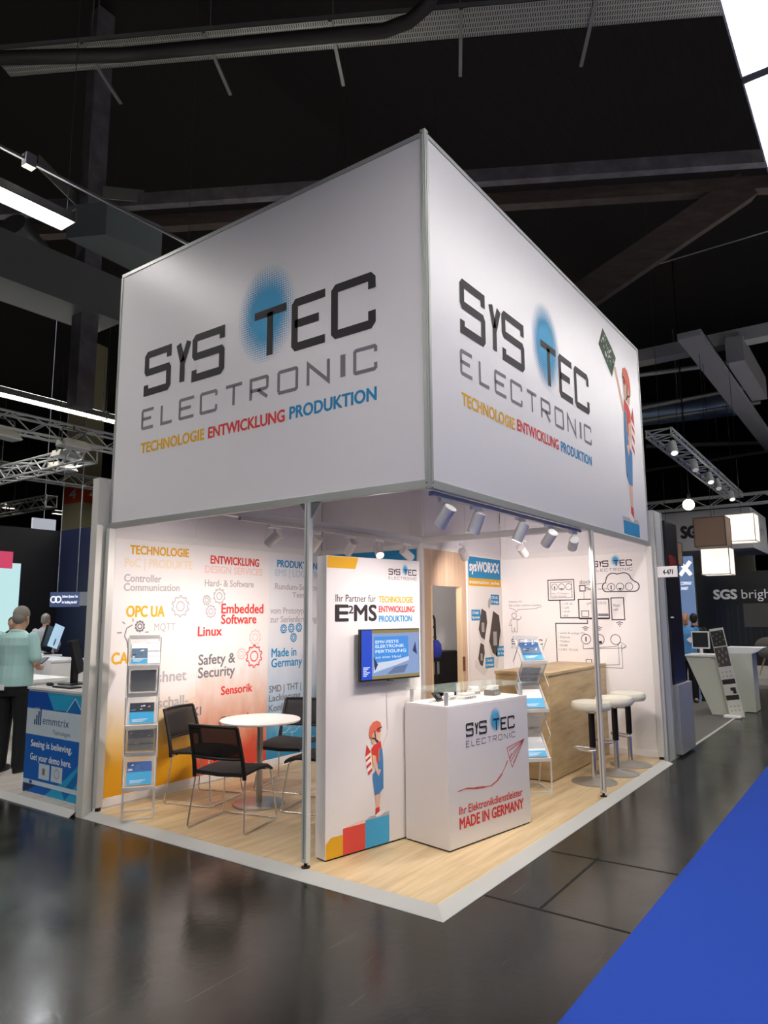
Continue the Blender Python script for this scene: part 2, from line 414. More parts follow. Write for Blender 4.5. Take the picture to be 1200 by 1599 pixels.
for k in range(4):
    luminaire(11.9 + 3.25 * k, 15.05 + 3.25 * k, -1.86, 6.0, 'fluorescent batten far along the row over the blue carpet, ' + ('fifth', 'sixth', 'seventh', 'eighth')[k])
luminaire(-4.2, -1.0, -1.86, 6.0, 'fluorescent batten over the viewer')
luminaire(-7.4, -4.3, -1.86, 6.0, 'fluorescent batten above and behind the viewer')
for k, a in enumerate((-1.5, 1.7, 4.9)):
    luminaire(a, a + 3.15, 11.5, 6.0, ('nearer', 'middle', 'farther')[k] + ' batten of the bright row over the left trusses')
for k, a in enumerate((1.75, 5.0, 8.2)):
    luminaire(a, a + 3.15, 4.78, 6.0, ('first', 'second', 'third')[k] + ' fluorescent batten hidden behind the left fascia')
for k, a in enumerate((14, 18, 22)):
    luminaire(a, a + 3.15, 8.5, 6.6, 'unseen batten added over the back of the hall, row end ' + ('near', 'middle', 'far')[k])  # added out of sight to light the far right of the hall
luminaire(-10.4, -7.1, 4.78, 6.0, 'fluorescent batten farthest behind the viewer on the left')
for k, a in enumerate((4, 9, 14)):
    luminaire(a, a + 3.15, 30, 6.6, 'small distant batten low on the left, ' + ('left', 'middle', 'right')[k] + ' of three')
luminaire(10.6, 13.75, 18, 7.0, 'unseen batten added to light the hall column, behind the left fascia')  # extra lamp added behind the fascia to brighten the column
luminaire(4.2, 7.35, 22, 6.6, 'distant batten low on the left in front of the hall column')
for k, (a, y) in enumerate(((-6.7, 1.46), (-10, 1.46), (-6.9, -5.1), (-3.6, -5.1))):
    luminaire(a, a + 3.15, y, 6.0, 'unseen batten added behind the viewer to light the fascia, ' + ('left near', 'left far', 'right far', 'right near')[k])  # extra lamps added out of view to brighten the left fascia
for k, a in enumerate((-2, 2, 6)):
    luminaire(a, a + 3.15, -8.3, 6.0, 'fluorescent batten over the next aisle, ' + ('first', 'second', 'third')[k] + ' of its row')

# ================================================================== THE BOOTH: floor and walls
LX, LY, HB, HT = 4.977, 3.456, 2.48, 4.977
rf = MB().box((-.02, -.02, GZ), (LX, LY + .04, 0)).build('floor_platform', oak_floor); tag(rf, kind='structure')
tr = MB()
tr.add([(-.11, -.11, GZ + .003), (-.02, -.02, .002), (-.02, LY + .05, .002), (-.11, LY + .05, GZ + .003), (-.11, -.11, GZ), (-.11, LY + .05, GZ)], [(0, 1, 2, 3), (0, 3, 5, 4)])
tr.add([(-.11, -.11, GZ + .003), (LX + .06, -.11, GZ + .003), (LX - .02, -.02, .002), (-.02, -.02, .002), (-.11, -.11, GZ), (LX + .06, -.11, GZ), (LX, -.02, GZ)], [(0, 1, 2, 3), (0, 4, 5, 1), (1, 5, 6, 2)])
tr.build('edge_ramp', M('ramp_grey', 'b3b5b3', .5, .1), rf)

def gradient_print(name, col, seed, pat):
    mt, nt, b, tc = nodes_mat(name, .42)
    sp = nt.nodes.new('ShaderNodeSeparateXYZ'); nt.links.new(tc.outputs['Object'], sp.inputs[0])
    w = nt.nodes.new('ShaderNodeTexNoise'); w.inputs['Scale'].default_value = pat; w.inputs['Detail'].default_value = 5
    mp = mapping(nt, tc, (1, 1, .45), (0, .5, 0), (seed, 0, 0)); nt.links.new(mp.outputs[0], w.inputs['Vector'])
    ad = nt.nodes.new('ShaderNodeMath'); ad.operation = 'MULTIPLY_ADD'; ad.inputs[1].default_value = .45; ad.inputs[2].default_value = -.22
    nt.links.new(w.outputs['Fac'], ad.inputs[0])
    s2 = nt.nodes.new('ShaderNodeMath'); nt.links.new(sp.outputs['Z'], s2.inputs[0]); nt.links.new(ad.outputs[0], s2.inputs[1])
    mr = nt.nodes.new('ShaderNodeMapRange'); mr.inputs['From Min'].default_value = .1; mr.inputs['From Max'].default_value = 1.7
    nt.links.new(s2.outputs[0], mr.inputs['Value'])
    r = ramp(nt, col); nt.links.new(mr.outputs[0], r.inputs[0]); nt.links.new(r.outputs[0], b.inputs['Base Color'])
    return mt
W0 = hx('e9e6e6')
gy = gradient_print('print_yellow_fade', [(0, hx('d9990f')), (.17, hx('dba021')), (.34, hx('e3c68c')), (.56, W0)], 1, 2.0)
gr = gradient_print('print_red_fade', [(0, hx('cf3b30')), (.10, hx('cf4f3b')), (.22, hx('cf8064')), (.36, hx('d9ae9a')), (.52, hx('e5cfc6')), (.66, W0)], 5, 9.0)
gb = gradient_print('print_blue_fade', [(0, hx('1f7fab')), (.15, hx('3f93bd')), (.3, hx('8fb6d2')), (.5, hx('c0d0e2')), (.8, hx('dde2ea')), (1, hx('e2e4ea'))], 9, 7.0)

wl = MB().box((-.03, LY, 0), (LX, LY + .035, HB)).build('wall_booth_left', inner_white); tag(wl, kind='structure')
rl = MB().mat(alu_white)
rl.box((0, LY - .01, .02), (2.93, LY, .095)).box((0, LY - .012, 2.40), (2.93, LY, HB))
rl.build('rail', None, wl, .002)
MB().box((-.035, LY - .016, .03), (.035, LY + .04, HB)).build('post', M('end_post', 'c4c6c4', .4, .2), wl, .003)
MB().cyl((0, LY + .01, 0), (0, LY + .01, .03), .03).build('foot', black_pl, wl)
for nm, m_, a, b in (('printed_panel', gy, .04, 1.025), ('printed_panel', gr, 1.025, 2.03), ('printed_panel', gb, 2.03, 2.93)):
    MB().box((a, LY - .004, .095), (b, LY, 2.40)).build(nm, m_, wl)
FW = Face((0, LY - .004, 0), (1, 0, 0), (0, -1, 0))
pw = Print(FW)
def wt(t, p0, p1, h, mat, bold=.02): pw.text(t, p0[0], p0[1], p1[0], h, mat, bold, p1[1])
wt('TECHNOLOGIE', (.2, 2.262), (.88, 2.272), .08, YEL, .03); wt('PoC | PRODUKTE', (.15, 2.14), (.93, 2.15), .08, PYEL, .02)
wt('Controller', (.15, 2.0), (.56, 2.005), .068, INKP); wt('Communication', (.15, 1.915), (.78, 1.925), .068, INKP)
wt('OPC UA', (.19, 1.675), (.61, 1.675), .10, YEL, .03); wt('MQTT', (.5, 1.54), (.745, 1.54), .07, INKP, .0)
wt('CANopen', (.06, 1.25), (.57, 1.25), .10, YEL, .03); wt('Meshnet', (.36, 1.05), (.90, 1.05), .10, INKP); wt('Ultraschall-', (.28, .81), (.93, .81), .095, INKP)
wt('KI', (1.0, .69), (1.1, .69), .08, INKG); wt('Cloud', (1.34, .53), (1.75, .53), .105, M('print_brown_grey', '8d6258', .45))
wt('ENTWICKLUNG', (1.17, 2.225), (1.865, 2.225), .082, RED, .03); wt('DESIGN SERVICES', (1.1, 2.125), (1.92, 2.125), .075, PRED)
wt('Hard- & Software', (1.1, 1.985), (1.79, 1.99), .068, INKP)
wt('Embedded', (1.335, 1.705), (1.945, 1.705), .10, RED, .025); wt('Software', (1.335, 1.595), (1.84, 1.595), .095, RED, .025); wt('Linux', (1.03, 1.475), (1.345, 1.475), .095, RED, .025)
wt('Safety &', (1.05, 1.185), (1.54, 1.185), .10, INKG); wt('Security', (1.05, 1.055), (1.54, 1.055), .10, INKG); wt('Sensorik', (1.36, .86), (1.80, .86), .085, RED, .025)
wt('PRODUKTION', (2.16, 2.24), (2.86, 2.24), .08, BLU, .03); wt('EMS | LOGISTIK', (2.13, 2.135), (2.9, 2.135), .075, PBLU)
wt('Rundum-Service', (2.13, 1.98), (2.86, 1.98), .068, INKP); wt('Testen', (2.42, 1.89), (2.74, 1.89), .058, INKP)
wt('vom Prototyp', (2.06, 1.70), (2.62, 1.70), .07, INKP); wt('zur Serienfertigung', (2.06, 1.60), (2.86, 1.60), .07, INKP)
wt('Made in', (2.09, 1.21), (2.5, 1.21), .095, BLU, .02); wt('Germany', (2.09, 1.095), (2.6, 1.095), .095, BLU, .02)
wt('SMD | THT | 3D', (2.06, .82), (2.75, .82), .072, INKG); wt('Lackierung', (2.06, .72), (2.58, .72), .072, INKG); wt('Konfektion', (2.06, .61), (2.58, .61), .072, INKG)
for a, b, r, mm in ((.80, 1.775, .105, INKP), (1.30, 1.885, .08, INKP), (1.13, 1.84, .05, INKP), (1.19, 1.725, .065, INKP), (1.83, 1.44, .085, PRED), (1.82, 1.235, .12, RED), (1.63, 1.27, .06, PRED), (2.28, 1.525, .05, BLU), (2.41, 1.53, .05, BLU), (2.54, 1.535, .05, BLU), (2.45, 1.42, .05, BLU), (.34, 1.585, .05, INKG), (1.0, .80, .07, PRED)):
    pw.gear(a, b, r, .012, mm)
pw.ribbon([(.22, 1.39), (.21, 1.45), (.18, 1.50), (.20, 1.57), (.26, 1.60)], .01, INKG); pw.ribbon([(.30, 1.39), (.30, 1.44), (.34, 1.49)], .01, INKG)
for q in ((.10, 1.53, .15, 1.53), (.15, 1.63, .18, 1.61), (.26, 1.66, .265, 1.63), (.40, 1.53, .44, 1.53)): pw.ribbon([(q[0], q[1]), (q[2], q[3])], .009, INKG)
rg = random.Random(3)
for k in range(26):      # white circuit traces printed over the blue corner
    a = 2.1 + rg.random() * .6; b = .15 + rg.random() * .5
    pw.ribbon([(a, b), (a + .05 + rg.random() * .12, b), (a + .2, b + .04 + .06 * rg.random())], .008, PBLU)
pw.build('lettering', wl)

wr = MB().box((LX, -.03, 0), (LX + .035, LY, HB)).build('wall_booth_right', inner_white); tag(wr, kind='structure')
MB().mat(alu_white).box((LX - .01, 0, .02), (LX, 1.96, .09)).box((LX - .012, 0, 2.41), (LX, 1.96, HB)).build('rail', None, wr, .002)
MB().box((LX - .016, -.035, .03), (LX + .04, .035, HB)).build('post', M('white_post', 'd0cfcc', .4), wr, .003)
MB().cyl((LX + .01, 0, 0), (LX + .01, 0, .03), .03).build('foot', black_pl, wr)
FK = Face((LX, 0, 0), (0, -1, 0), (-1, 0, 0))
pk = Print(FK); LW = .012
company_logo(pk, -.70, 2.195, .49, 12)
company_logo(pk, -1.85, 1.225, .44, 8)
def box_sk(a, b, c, d, w=.012): pk.ribbon([(a, b), (c, b), (c, d), (a, d)], w, INK, True)
box_sk(-1.305, 1.85, -.955, 2.11); box_sk(-1.27, 1.88, -.985, 2.08, .006)
for a in (-1.215, -1.12, -1.025): pk.ring(a, 2.02, .04, .006, INK)
pk.poly([(-1.15, 2.0), (-1.09, 2.0), (-1.12, 1.985)], INK); pk.rect(-1.222, 1.99, -1.208, 2.03, INK)
pk.text('Max. 37 Ampere', -1.255, 1.925, -1.03, .022, INKG); pk.text('2500 Watts/h', -1.255, 1.89, -1.06, .022, INKG)
pk.ribbon([(-1.15, 1.85), (-1.15, 1.625), (-.91, 1.625)], LW, INK)
for k, t in enumerate(('LTE, 5G', 'LAN', 'Wi-Fi', 'BLE')): pk.text('• ' + t, -1.12, 1.79 - k * .05, None, .026, INKG)
box_sk(-.905, 1.62, -.52, 1.855, .014); pk.rect(-.905, 1.605, -.52, 1.62, INK); box_sk(-.87, 1.64, -.78, 1.71, .008)
pk.text('sysWORXX CTR-750', -.80, 1.79, -.55, .03, INKG); pk.rect(-.66, 1.645, -.53, 1.675, INKG)
box_sk(-.49, 1.60, -.335, 1.865); pk.text('Flash', -.465, 1.76, None, .03, INK); pk.text('cell', -.465, 1.71, None, .03, INK)
for k in range(3): pk.ribbon([(-.44 + .02 * k, 1.56 - k * .022), (-.40, 1.575 - k * .022), (-.36 - .02 * k, 1.56 - k * .022)], .01, INK)
cl = []
for cx_, cy_, r, a0, a1 in ((-.53, 2.0, .06, 250, 110), (-.45, 2.08, .09, 170, 60), (-.32, 2.08, .09, 110, 10), (-.2, 2.0, .06, 80, -80)):
    for q in range(9):
        t = math.radians(a0 + (a1 - a0) * q / 8); cl.append((cx_ + r * math.cos(t), cy_ + r * math.sin(t)))
pk.ribbon(cl, .012, INK, True)
for a in (-.48, -.37, -.26): pk.ring(a, 2.0, .045, .007, INK)
pk.poly([(-.40, 1.985), (-.34, 1.985), (-.37, 1.96)], INK); pk.rect(-.487, 1.97, -.473, 2.02, INK)
pk.ribbon([(-.86, 2.03), (-.53, 2.05)], .006, INKG)
pk.text('docker', -.88, 2.05, -.66, .05, INK); box_sk(-.88, 1.96, -.81, 2.03); pk.text('Text', -.80, 1.97, None, .035, INK, .02); pk.text('secure', -.64, 1.97, None, .03, INKG)
pk.ribbon([(-.83, 1.95), (-.83, 1.86)], .006, INKG)
pk.ribbon([(-.80, 1.60), (-.80, 1.555), (-1.22, 1.555), (-1.22, 1.06), (-.80, 1.05)], LW, INK)
for k, t in enumerate(('switch & analoge I/Os', 'Ethernet', 'Modbus', 'RS485', 'CAN / IO-Link')): pk.text('• ' + t, -1.19, 1.42 - k * .052, None, .028, INKG)
for a in (-.83, -.66, -.46): pk.ring(a, 1.36, .06, .008, INK)
pk.rect(-.837, 1.33, -.823, 1.39, INK); pk.rect(-.69, 1.31, -.63, 1.34, INK)
for a in (-.83, -.66):
    for k in range(3): pk.ribbon([(a - .045 + .015 * k, 1.50 - .018 * k), (a, 1.515 - .018 * k), (a + .045 - .015 * k, 1.50 - .018 * k)], .008, INK)
pk.ribbon([(-.87, 1.3), (-.87, 1.24), (-.36, 1.26), (-.33, 1.28)], .008, INKG); pk.ribbon([(-.87, 1.24), (-.45, 1.28)], .008, INKG)
pk.ribbon([(-.43, 1.3), (-.43, 1.06), (-.80, 1.04)], .007, INKG); pk.ribbon([(-.39, 1.3), (-.39, 1.02), (-.80, 1.02)], .007, INKG)
pk.ribbon([(-.40, 1.23), (-.34, 1.29), (-.40, 1.33), (-.45, 1.28)], .006, INKG); box_sk(-.84, 1.06, -.77, 1.11, .008)
pk.text('Industry 4.0 -', -1.87, 1.83, -1.66, .025, INKG); pk.text('No code runtime needed', -1.87, 1.78, -1.42, .025, INKG)
pk.ribbon([(-1.87, 1.76), (-1.78, 1.73), (-1.77, 1.70), (-1.74, 1.735), (-1.50, 1.745), (-1.40, 1.775)], .006, INKG)
pk.ring(-1.80, 1.655, .035, .007, INKG)
pk.ribbon([(-1.84, 1.61), (-1.875, 1.53), (-1.85, 1.52), (-1.84, 1.55), (-1.84, 1.44), (-1.81, 1.44), (-1.80, 1.50), (-1.79, 1.44), (-1.76, 1.44), (-1.76, 1.59), (-1.70, 1.62), (-1.705, 1.65)], .007, INKG)
pk.ribbon([(-1.84, 1.61), (-1.74, 1.605)], .007, INKG)
pk.build('lettering', wr)

# storage cabin in the back corner: wooden door panel, product panel, side wall
CX, CY = 2.955, 1.97
wc = MB().box((CX, CY + .02, 0), (CX + .03, LY, HB)).build('wall_cabin', inner_white); tag(wc, kind='structure')
MB().box((CX - .004, CY + .06, .1), (CX, 3.40, 2.20)).build('side_panel', M('panel_pale', 'dfe0e4', .45), wc)
MB().box((CX - .005, CY + .06, 2.20), (CX - .001, 3.38, 2.42)).build('blue_banner', BLU, wc)
MB().box((CX - .02, CY - .02, .0), (CX + .03, CY + .03, HB)).build('post', alu_white, wc, .003)
MB().box((3.985, CY - .015, 0), (4.025, CY + .03, HB)).build('post', alu_white, wc, .003)
MB().box((CX, CY - .012, 2.43), (LX, CY + .03, HB)).build('rail', alu_white, wc, .002)
dp = MB(); dp.box((CX + .03, CY, 0), (3.13, CY + .022, 2.43)).box((3.86, CY, 0), (3.985, CY + .022, 2.43)).box((3.13, CY, 2.01), (3.86, CY + .022, 2.43))
dp.build('wood_panel', oak_door, wc)
MB().box((3.13, CY - .008, 0), (3.175, CY + .06, 2.01)).box((3.83, CY - .008, 0), (3.86, CY + .06, 2.01)).build('door_frame', M('door_frame', 'd8bf9c', .45), wc, .002)
MB().box((3.845, CY - .03, 1.0), (3.875, CY - .008, 1.17)).build('door_latch', M('latch_brown', '6a4128', .4), wc, .004)
MB().box((4.025, CY, .0), (LX, CY + .022, 2.43)).build('product_panel', M('product_white', 'e8e4e2', .45), wc)
FS = Face((0, CY, 0), (1, 0, 0), (0, -1, 0))
ps = Print(FS)
ps.rect(4.035, 2.135, 4.945, 2.405, SKY if False else BLU); ps.rect(4.035, 2.035, 4.945, 2.135, YEL)
ps.text('sysWORXX', 4.08, 2.225, 4.90, .125, WHT, .035, dl=.001); ps.text('automation series', 4.07, 2.065, 4.90, .045, WHT, .02, dl=.001)
GD = M('print_device_dark', '4d443f', .45); GL = M('print_device_grey', 'aaa6a2', .45); GW = M('print_device_white', 'd9d5d0', .45)
for q in (([(4.57,1.86),(4.62,1.90),(4.64,1.83),(4.59,1.74),(4.55,1.78)], GL),):
    ps.poly(*q)
def dev(ca, cb, w, h):
    ps.poly([(ca - w, cb - h * .3), (ca - w * .2, cb + h), (ca + w * .8, cb + h * .8), (ca + w, cb + .1 * h), (ca + w * .3, cb - h), (ca - w * .5, cb - h * .8)], GD)
    ps.poly([(ca - w, cb - h * .3), (ca - w * .5, cb - h * .8), (ca + w * .3, cb - h), (ca + .2 * w, cb - 1.25 * h), (ca - .7 * w, cb - h * 1.05), (ca - w * 1.1, cb - h * .5)], GW, .0004)
    ps.rect(ca - w * .3, cb - h * .5, ca + w * .3, cb + h * .1, GL, .0006)
dev(4.40, 1.55, .12, .20); dev(4.73, 1.42, .17, .30); dev(4.34, 1.17, .09, .15)
ps.poly([(4.16,1.02),(4.40,.90),(4.50,.97),(4.50,1.05),(4.36,1.0),(4.18,1.12)], GW); ps.poly([(4.66,1.0),(4.78,.97),(4.93,1.42),(4.90,1.46)], GW)
for a, b, t1, t2 in ((4.10, 1.60, 'CTR-800', 'Edge Controller'), (4.64, 1.80, 'CTR-100', 'Pi-Edge'), (4.78, 1.12, 'CTR-700', 'Pi Top'), (4.44, .99, 'CTR-600', 'IO-Module')):
    ps.rect(a, b, a + .24, b + .135, BLU, .0008); ps.text(t1, a + .02, b + .08, a + .19, .03, WHT, .02, dl=.0016); ps.text(t2, a + .02, b + .025, a + .22, .03, WHT, .02, dl=.0016)
ps.build('lettering', wc)

# ================================================================== fascia and posts
tl = thing('fascia_sign', 'large white fascia facing left with company logo and three word slogan', 'fascia', (0, 0, 0))
tr_ = thing('fascia_sign', 'large white fascia facing right with company logo and printed helmeted child', 'fascia', (0, 0, 0))
pnl = MB().box((0, .03, HB + .05), (.025, LY + .03, HT - .03)).build('panel', white_panel, tl)
MB().box((-.006, .03, HB), (.03, LY + .03, HB + .055)).build('bottom_rail', alu, tl, .002)
MB().box((-.006, .03, HT - .035), (.03, LY + .03, HT)).build('top_rail', alu, tl, .002)
MB().box((-.006, LY + .012, HB + .055), (.03, LY + .04, HT - .035)).build('side_rail', alu, tl, .002)
pnr = MB().box((.03, 0, HB + .05), (LX, .025, HT - .03)).build('panel', white_panel, tr_)
MB().box((.035, -.006, HB), (LX + .03, .03, HB + .055)).build('bottom_rail', alu, tr_, .002)
MB().box((.035, -.006, HT - .035), (LX + .03, .03, HT)).build('top_rail', alu, tr_, .002)
MB().box((LX - .005, -.006, HB + .055), (LX + .03, .03, HT - .035)).build('side_rail', alu, tr_, .002)
cpst = MB().box((-.012, -.012, HB - .01), (.0295, .0295, HT + .015)).box((-.018, .0, HB), (-.012, .025, HT)).box((0, -.018, HB), (.025, -.012, HT))
cpst = cpst.build('corner_post', alu, None, .003); tag(cpst, 'silver profile on the outer corner between both fascias', 'post')
sc_ = MB()
for z in (HB + .03, HT - .02): sc_.cyl((-.02, .012, z), (-.0125, .012, z), .006, n=10).cyl((.012, -.02, z), (.012, -.0125, z), .006, n=10)
sc_.build('screw', M('screw_dark', '55565a', .4, .6), cpst)
FL = Face((0, 0, 0), (0, -1, 0), (-1, 0, 0)); FR = Face((0, 0, 0), (1, 0, 0), (0, -1, 0))
p1 = Print(FL); company_logo(p1, -3.065, 3.35, 2.645, 34); p1.build('logo', pnl)
p1 = Print(FL)
p1.text('TECHNOLOGIE', -3.065, 3.135, -2.205, .09, YEL, .03); p1.text('ENTWICKLUNG', -2.15, 3.135, -1.285, .09, RED, .03); p1.text('PRODUKTION', -1.23, 3.140, -.42, .092, BLU, .03)
p1.build('slogan', pnl)
p2 = Print(FR); company_logo(p2, .445, 3.355, 2.66, 34); p2.build('logo', pnr)
p2 = Print(FR)
p2.text('TECHNOLOGIE', .445, 3.135, 1.295, .09, YEL, .03); p2.text('ENTWICKLUNG', 1.35, 3.145, 2.215, .09, RED, .03); p2.text('PRODUKTION', 2.275, 3.145, 3.085, .092, BLU, .03)
p2.build('slogan', pnr)
p2 = Print(FR)
p2.rect(4.03, 2.55, 4.63, 2.70, BLU); p2.poly([(4.03, 2.70), (4.63, 2.70), (4.58, 2.75), (4.0, 2.74)], INKP)
p2.poly([(4.23, 3.98), (4.31, 4.02), (4.05, 4.47), (3.985, 4.44)], KIDM['skin'])
kid(p2, 4.40, 2.72, .00260, True, .0023)
p2.build('printed_child', pnr)
p2 = Print(FR)
p2.poly([(3.49, 4.56), (3.66, 4.80), (3.95, 4.66), (4.08, 4.58), (3.90, 4.30), (3.75, 4.40)], M('print_circuit_green', '2f4a33', .4))
rg = random.Random(8)
for k in range(46):
    s_, t_ = rg.random(), rg.random(); a = 3.54 + .36 * s_ + .12 * t_; b = 4.57 - .21 * s_ + .17 * t_
    p2.rect(a, b, a + .015 + .03 * rg.random(), b + .012 + .02 * rg.random(), (GL, INK, KIDM['white'], M('print_circuit_light', '6d9a72', .4))[k % 4], .0006)
p2.build('printed_circuit_board', pnr)

# inner upper panels above the walls, and the rails that carry the track lights
up_m = M('upper_inner', 'dedbe0', .5)
def upper(name, a, b, joints, ax):
    o = MB().box(a, b).build(name, up_m); tag(o, kind='structure')
    j = MB()
    for q in joints:
        if ax == 'x': j.box((q - .012, a[1] - .004, HB), (q + .012, a[1], HT))
        else: j.box((a[0] - .004, q - .012, HB), (a[0], q + .012, HT))
    j.build('rail', alu_white, o)
upper('wall_upper_left', (.03, LY + .005, HB), (CX, LY + .03, HT), (.985, 1.97, 2.94), 'x')
upper('wall_upper_side', (CX + .005, CY + .03, HB + .002), (CX + .03, LY, HT), (2.14, 3.42), 'y')
upper('wall_upper_front', (CX + .03, CY + .005, HB + .002), (LX, CY + .028, HT), (3.05, 4.0), 'x')
upper('wall_upper_right', (LX + .005, .03, HB), (LX + .03, CY, HT), (.985, 1.9), 'y')
tag(MB().box((CX - .03, CY - .03, HB + .07), (CX + .02, CY + .03, HT)).build('cabin_post', alu_white, None, .003), 'white upright standing on the cabin corner where two rails meet', 'post')
ra = MB().box((.03, CY - .03, HB + .0), (CX - .03, CY + .03, HB + .065)).build('ceiling_rail', alu_white, None, .003); tag(ra, 'white ceiling rail above the meeting table carrying a row of spotlights', 'rail')
rb = MB().box((CX - .03, .03, HB), (CX + .03, CY - .03, HB + .065)).build('ceiling_rail', alu_white, None, .003); tag(rb, 'white ceiling rail from the cabin corner to the right fascia', 'rail')
for x, y, lb in ((.0, 1.03, 'aluminium post under the left fascia beside the display tower'), (2.955, .0, 'slim white post under the right fascia in front of the bar stools')):
    t = thing('support_post', lb, 'post', (x, y, 0))
    MB().box((-.022, -.022, .035), (.022, .022, HB)).build('shaft', M('post_silver', 'c9ccca', .4, .05) if x == 0 else M('post_white', 'd2d0cd', .42), t, .003)
    MB().box((-.024, -.006, .06), (.024, .006, HB)).build('groove', M('groove', '8b8e8d', .5), t)
    MB().lathe([(.03, 0), (.032, .008), (.012, .014), (.012, .036)], n=16).build('foot', black_pl, t)
    if x == 0:
        g = MB(); g.prism([(0, .022, HB - .001), (0, .09, HB - .001), (0, .022, HB - .08)], (.006, 0, 0)); g.prism([(0, -.022, HB - .001), (0, -.11, HB - .001), (0, -.022, HB - .11)], (.006, 0, 0)); g.build('bracket', M('bracket_grey', '6f7374', .4, .5), t)

# track lights
lens_m = M('spot_lens', 'fff2e8', .3, emit=9.0)
def track(name, a, b, label):
    o = MB().box((a[0], a[1] - .018, a[2] - .03), (b[0], b[1] + .018, b[2])).build(name, M('track_grey', 'c4c3c4', .45), None, .002); tag(o, label, 'track'); return o
track('light_track', (.10, .055, HB - .004), (2.80, .055, HB - .004), 'grey light track under the right fascia over the counter')
track('light_track', (.15, CY - .055, HB - .004), (2.80, CY - .055, HB - .004), 'white light track under the rail over the meeting table')
def spot(x, y, z, aim, label, group, power=1.0, size=62):
    t = thing('track_spotlight', label, 'spotlight', (x, y, z), 0, group)
    MB().box((-.07, -.017, -.028), (.07, .017, 0)).build('adapter', white_gl, t, .003)
    MB().cyl((0, 0, -.06), (0, 0, -.028), .009).build('arm', white_gl, t)
    d = (Vector(aim) - Vector((x, y, z - .12))).normalized(); c = Vector((0, 0, -.115))
    h = MB(); h.sm = True; h.tube([c - d * .075, c - d * .072, c + d * .08], [.03, .045, .045], 24); hd_ = h.build('lamp_head', white_gl, t)
    l = MB(); l.cyl(c + d * .0802, c + d * .081, .037, n=20); l.build('lens', lens_m, hd_)
    if power:
        li = bpy.data.lights.new('spot_beam', 'SPOT'); li.energy = SPOT_W * power; li.color = SPOT_COL; li.spot_size = math.radians(min(150, size * 2.0)); li.spot_blend = 1.0; li.shadow_soft_size = .035
        lo = bpy.data.objects.new('spot_beam', li); C.objects.link(lo); lo.parent = hd_
        lo.location = c + d * .09; lo.rotation_euler = d.to_track_quat('-Z', 'Y').to_euler()
    return t
zt = HB - .034; ga = 'spotlights on the track under the right fascia'; gb_ = 'spotlights on the track over the meeting table'
spot(.28, .055, zt, (.6, 1.6, .6), 'white spotlight under the right fascia, nearest the outer corner', ga, .6)
spot(.72, .055, zt, (.75, 1.05, .2), 'white spotlight under the right fascia, second from the outer corner', ga, .5)
spot(1.46, .055, zt, (1.2, .9, .5), 'white spotlight under the right fascia, third from the outer corner, tilted', ga)
spot(2.05, .055, zt, (3.0, 1.6, .9), 'white spotlight under the right fascia, fourth from the outer corner', ga)
spot(2.62, .055, zt, (4.6, 1.2, 1.2), 'white spotlight under the right fascia, nearest the slim white post', ga)
spot(.55, CY - .055, zt, (.35, 3.4, 1.3), 'white spotlight over the meeting table, leftmost, tilted down', gb_, 1.25)
spot(1.08, CY - .055, zt, (1.3, 3.3, 1.0), 'white spotlight over the meeting table, half hidden by the aluminium post', gb_)
spot(1.60, CY - .055, zt, (2.0, 3.3, 1.0), 'white spotlight over the meeting table showing its bright lens', gb_)
spot(2.06, CY - .055, zt, (1.1, .7, .9), 'white spotlight over the meeting table, in front of the blue banner', gb_, .5)
spot(2.58, CY - .055, zt, (4.2, 1.6, 1.4), 'white spotlight over the meeting table, nearest the cabin corner', gb_, .0)
spot(CX + .055, .75, zt, (4.9, .9, 1.5), 'white spotlight on the rail above the wooden desk', 'spotlights above the desk', .9)
spot(CX + .055, 1.45, zt, (4.6, 1.9, 1.5), 'white spotlight on the rail beside the wooden door panel', 'spotlights above the desk', .9)
# ================================================================== display tower and screen
TA = math.atan2(-.16, .733)
tw = thing('display_tower', 'white display tower with three line slogan and printed child beside the counter', 'display', (.148, .985, 0), TA)
TD, TH, TWD = .115, 2.11, .95
twb = MB().box((0, 0, .012), (TWD, TD, TH)).build('body', M('tower_white', 'e6e2e2', .42), tw, .002)
MB().box((.01, .01, 0), (TWD - .01, TD - .01, .012)).build('plinth', black_pl, tw)
FT = Face((0, 0, 0), (1, 0, 0), (0, -1, 0))
pt_ = Print(FT)
pt_.poly([(0.004, 2.02), (.27, 2.02), (.30, 2.106), (.004, 2.106)], YEL)
pt_.build('colour_field', twb); pt_ = Print(FT); company_logo(pt_, .608, 1.952, .305, 12); pt_.build('logo', twb)
pt_ = Print(FT)
pt_.text('Ihr Partner für', .082, 1.775, .472, .052, INK, .0); pt_.text('E', .083, 1.635, .20, .115, INK, .035); pt_.text('2', .205, 1.69, .25, .055, INK, .02); pt_.text('MS', .262, 1.635, .478, .115, INK, .03)
pt_.text('TECHNOLOGIE', .505, 1.773, .868, .045, YEL, .03); pt_.text('ENTWICKLUNG', .505, 1.698, .885, .045, RED, .03); pt_.text('PRODUKTION', .505, 1.625, .855, .045, BLU, .03)
pt_.build('slogan', twb)
pt_ = Print(FT)
pt_.poly([(.004, .013), (.155, .013), (.155, .15), (.05, .15), (.004, .115)], YEL); pt_.rect(.155, .013, .362, .19, M('print_block_red', 'dc5248', .6, spec=.2)); pt_.rect(.362, .013, .596, .205, SKY, .0004)
pt_.poly([(.17, .19), (.362, .19), (.362, .215), (.24, .205)], PRED); pt_.poly([(.362, .205), (.596, .205), (.596, .23), (.41, .225)], INKP)
kid(pt_, .475, .215, .00096)
